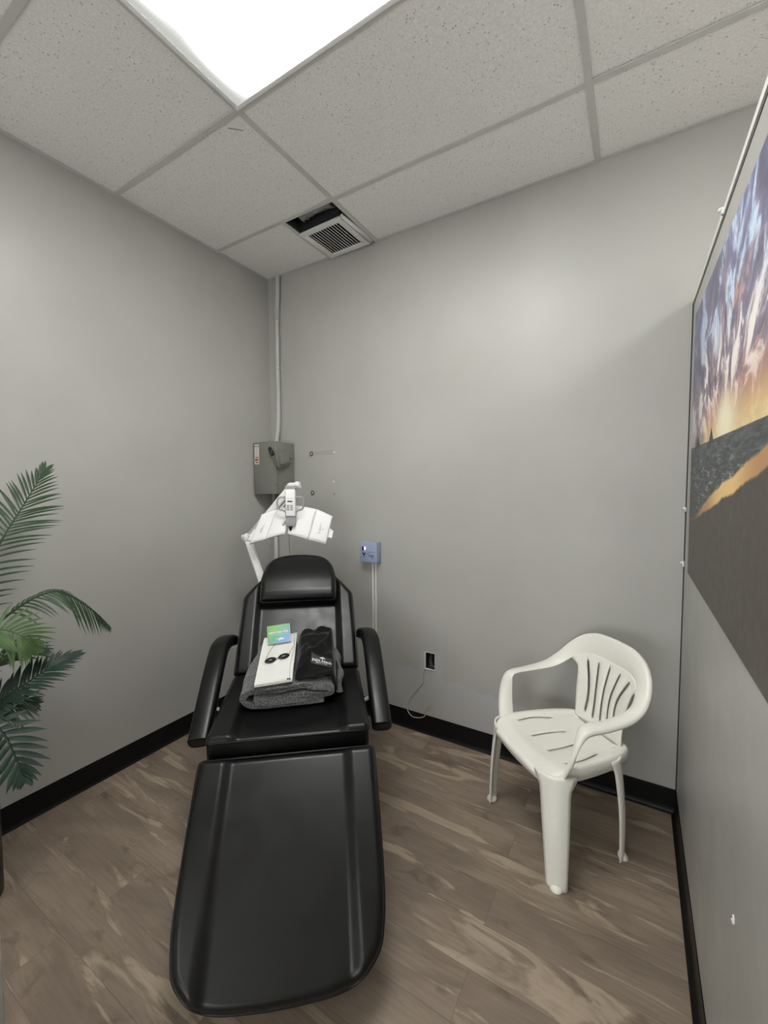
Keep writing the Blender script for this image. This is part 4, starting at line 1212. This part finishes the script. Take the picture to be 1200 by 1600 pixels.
r2 = [K(a + (a - cx) * .025 - (.005 if a < .05 else 0), l * 1.03, .372 + .012 * sstep(.0, .2, abs(l))) for a, l in outer]
b.rings([r0, r1, r2], 0, True, False, False)
st_ = b.build('seat', M_WHITEP, ch_); mod_solid(st_, .005, 0)
# legs
def leg(foot, knee, head_, w0, w1, w2, ang, toe, up=None):
    path = catmull([foot, knee, head_] + ([] if up is None else [up]), 10); n = len(path); rings = []
    for i, p in enumerate(path):
        f = i / (n - 1)
        zz = p[2] / head_[2]
        w = lerp(w0, w1, zz / .85) if zz < .85 else lerp(w1, w2, sstep(.85, 1.0, zz))
        if zz > 1.0: w = lerp(w2, .040, sstep(1.0, 1.17, zz))
        ring = []
        # open angle section: two flanges meeting at the outer corner
        th = .006 + .004 * f
        e1 = Vector((math.cos(ang[0]), math.sin(ang[0]))); e2 = Vector((math.cos(ang[1]), math.sin(ang[1])))
        sec = []
        for k in range(9):
            q = k / 8
            c = (e1 * (1 - q) ** 2 + e2 * q ** 2) * w                       # smooth curve from one flange to the other
            sec.append(c)
        inn = []
        for k in range(9):
            q = k / 8
            c = (e1 * (1 - q) ** 2 + e2 * q ** 2) * w * .92 + (e1 + e2).normalized() * th
            inn.append(c)
        sh = (e1 + e2) * w * .25
        for c in sec + list(reversed(inn)):
            ring.append(K(p[0] + c.x - sh.x, p[1] + c.y - sh.y, p[2]))
        rings.append(ring)
    b = MB(); b.rings(rings)
    o = b.build('leg', M_WHITEP, ch_)
    return o
# angles are directions of the two flanges in (a,l): front legs open to the rear/inside
for s in (-1, 1):
    leg((.004, s * .246, 0.001), (.004, s * .236, .20), (.012, s * .214, .42), .049, .070, .098, (math.radians(5), math.radians(-100 * s)), s)
    leg((.366, s * .196, 0.001), (.362, s * .196, .22), (.345, s * .185, .425), .048, .062, .085, (math.radians(175), math.radians(-85 * s)), s)
# toes
for s in (-1, 1):
    for (a, l, da, dl, r) in ((.016, .232, -.006, .006, .023), (.354, .188, .006, .006, .019)):
        b = MB(); rings = []
        for z, k in ((.0005, .95), (.006, 1.0), (.014, .92), (.026, .55)):
            rings.append([K(a + da * (1.1 - z * 30) + r * k * math.cos(t_) * 1.0, s * (l + dl * (1.1 - z * 30)) + r * k * math.sin(t_), z) for t_ in [2 * PI * m_ / 20 for m_ in range(20)]])
        b.rings(rings); b.build('foot', M_WHITEP, ch_)

# ------------------------------------------------------------------ artificial palm
PX, PY = .290, -1.847
palm = thing('artificial_palm', 'artificial palm with dark green fronds in tall black planter', 'plant', (PX, PY, 0))
def PV(p): return Vector(p) - Vector((PX, PY, 0))
b = MB(); b.lathe([(.001, .001), (.120, .001), (.123, .006), (.126, .44), (.131, .455), (.131, .465), (.122, .465), (.119, .44), (.001, .438)], seg=48); b.build('planter', M_POT, palm)
b = MB(); b.lathe([(.118, .4385), (.10, .448), (.05, .456), (.001, .458)], seg=40); b.build('moss', M_SOIL, palm)
for dx, dy, h in ((0, 0, .78), (-.035, .02, .66), (.02, -.03, .62)):
    pts = [(dx, dy, .44), (dx * 1.2 + .005, dy * 1.2, .44 + (h - .44) * .5), (dx * 1.1, dy * 1.4, h)]
    b = MB(); b.tube(catmull(pts, 8), [lerp(.018, .012, i / 16) + .0015 * (i % 2) for i in range(17)], 12); b.build('trunk', M_TRUNK, palm)
def frond(pts, nl, maxlen, mat, up=(0, 0, 1), droop=.25, fold=.35, width=.012, start=.12, tipk=.35, angle=55, curl=0.0, seed=1, sides=(-1, 1), lean=0.0):
    rnd = random.Random(seed)
    sp = [Vector(p) for p in catmull(pts, 12)]; n = len(sp)
    b = MB(); b.tube([PV(p) for p in sp], [lerp(.0065, .0016, i / (n - 1)) for i in range(n)], 8)
    upv = Vector(up)
    for k in range(nl):
        f = lerp(start, .995, k / (nl - 1)); x = f * (n - 1); i = min(int(x), n - 2)
        P0 = sp[i].lerp(sp[i + 1], x - i); T_ = (sp[i + 1] - sp[i]).normalized()
        side = T_.cross(upv).normalized(); nup = side.cross(T_).normalized()
        ln = maxlen * (.45 + .55 * math.sin(PI * clamp((f - start) / (1 - start) * .78 + .18))) * (1 - (1 - tipk) * sstep(.70, 1.0, f))
        ag = math.radians(lerp(angle, angle * .40, sstep(.55, 1.0, f)))
        for s in sides:
            l_ = ln * rnd.uniform(.88, 1.08); a2 = ag + rnd.uniform(-.07, .07)
            d = (T_ * math.cos(a2) + side * s * math.sin(a2) * math.cos(fold) + nup * math.sin(a2) * math.sin(fold) + upv * lean * s).normalized()
            wv = (T_ - d * T_.dot(d)).normalized()
            M_ = 7; rows = []
            for m_ in range(M_ + 1):
                q = m_ / M_
                c = P0 + d * l_ * q + Vector((0, 0, -1)) * droop * l_ * q * q + T_ * curl * l_ * q * q
                ww = width * (math.sin(PI * clamp(q * .80 + .12)) ** .8) * (1 - q ** 5) + .0004
                nn = d.cross(wv).normalized()
                rows.append((PV(c - wv * ww), PV(c + nn * ww * .35), PV(c + wv * ww)))
            vs = [p for r in rows for p in r]
            b.add(vs, [(m_ * 3 + j, m_ * 3 + j + 1, m_ * 3 + j + 4, m_ * 3 + j + 3) for m_ in range(M_) for j in range(2)], 0, True)
    return b.build('frond', mat, palm, recalc=False)
C0 = (.285, -1.845, .72)
# tall upright frond whose tip reaches highest
frond([C0, (.26, -1.79, 1.0), (.23, -1.66, 1.29), (.21, -1.572, 1.44), (.20, -1.487, 1.592)], 34, .175, M_LEAF, up=(.75, -.55, .35), droop=.16, fold=.25, width=.0046, start=.25, tipk=.55, angle=58, seed=3)
# arching frond reaching furthest over
frond([(.29, -1.84, .74), (.31, -1.74, .96), (.33, -1.645, 1.055), (.345, -1.545, 1.098), (.35, -1.477, 1.066), (.35, -1.397, .985), (.35, -1.338, .905)], 30, .120, M_LEAF, up=(.45, -.1, .9), droop=.55, fold=-.15, width=.0048, start=.30, tipk=.45, angle=48, seed=5)
# drooping pale inner frond at the frame edge
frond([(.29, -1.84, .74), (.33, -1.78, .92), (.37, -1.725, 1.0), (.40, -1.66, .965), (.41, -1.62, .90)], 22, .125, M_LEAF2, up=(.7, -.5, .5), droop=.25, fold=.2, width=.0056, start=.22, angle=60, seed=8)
# lower frond pointing at the corner
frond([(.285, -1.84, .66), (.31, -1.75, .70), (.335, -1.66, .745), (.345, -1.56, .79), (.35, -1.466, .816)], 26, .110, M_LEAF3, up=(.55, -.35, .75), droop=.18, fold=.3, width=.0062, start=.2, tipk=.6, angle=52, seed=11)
frond([(.285, -1.84, .70), (.30, -1.74, .84), (.32, -1.66, .885), (.34, -1.585, .875)], 14, .13, M_LEAF, up=(.3, -.2, .9), droop=.22, fold=.15, width=.0065, start=.2, tipk=.7, angle=40, seed=13)
# broad low leaflets fanning over the planter
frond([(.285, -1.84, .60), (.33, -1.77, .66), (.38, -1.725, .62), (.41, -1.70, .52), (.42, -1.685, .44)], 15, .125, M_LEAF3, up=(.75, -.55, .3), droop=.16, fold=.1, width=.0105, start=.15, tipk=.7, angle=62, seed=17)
frond([(.285, -1.84, .60), (.30, -1.76, .69), (.33, -1.69, .70), (.35, -1.62, .675)], 14, .11, M_LEAF, up=(.5, -.4, .7), droop=.2, fold=.1, width=.007, start=.2, tipk=.6, angle=55, seed=19)
# the rest of the crown, outside the frame
for k, (dx, dy, dz, r) in enumerate(((-.16, .05, .62, 1), (-.12, -.07, .55, 1), (.10, -.08, .60, 1), (.22, -.05, .34, 1), (-.17, .16, .38, 1), (.17, .02, .10, 1))):
    frond([C0, (C0[0] + dx * .35, C0[1] + dy * .35, C0[2] + dz * .55), (C0[0] + dx * .75, C0[1] + dy * .75, C0[2] + dz * .95), (C0[0] + dx, C0[1] + dy, C0[2] + dz * .92)], 26, .10, M_LEAF, up=(0, 0, 1) if abs(dx) + abs(dy) > .2 else (.7, -.6, .3), droop=.25, width=.009, seed=30 + k)

# ------------------------------------------------------------------ world, camera, view
w = bpy.data.worlds.new('dark'); S.world = w; w.use_nodes = True
w.node_tree.nodes['Background'].inputs[0].default_value = (.02, .02, .02, 1); w.node_tree.nodes['Background'].inputs[1].default_value = .0

yaw, pitch, roll, f = .5412259775522215, -.057413574069633044, -.005326999787252643, 656.8645811694655
cyw, syw = math.cos(yaw), math.sin(yaw); cp_, sp_ = math.cos(pitch), math.sin(pitch); cr, sr = math.cos(roll), math.sin(roll)
fw0 = Vector((-syw, cyw, 0)); rt0 = Vector((cyw, syw, 0)); up0 = Vector((0, 0, 1))
fw = fw0 * cp_ + up0 * sp_; upv = up0 * cp_ - fw0 * sp_
rt = rt0 * cr + upv * sr; up2 = upv * cr - rt0 * sr
cam = bpy.data.cameras.new('camera'); co = bpy.data.objects.new('camera', cam); COL.objects.link(co)
M = Matrix.Identity(4)
for i in range(3):
    M[i][0] = rt[i]; M[i][1] = up2[i]; M[i][2] = -fw[i]
M[0][3], M[1][3], M[2][3] = 2.35131362080989, -2.2805217608249464, 1.5073364248343646
co.matrix_world = M
cam.sensor_fit = 'VERTICAL'; cam.sensor_height = 36.0; cam.lens = f / 1600 * 36.0; cam.clip_start = .01
S.camera = co
S.view_settings.view_transform = 'Standard'; S.view_settings.look = 'None'; S.view_settings.gamma = 1.0
S.view_settings.use_curve_mapping = False
S.view_settings.exposure = 0.95
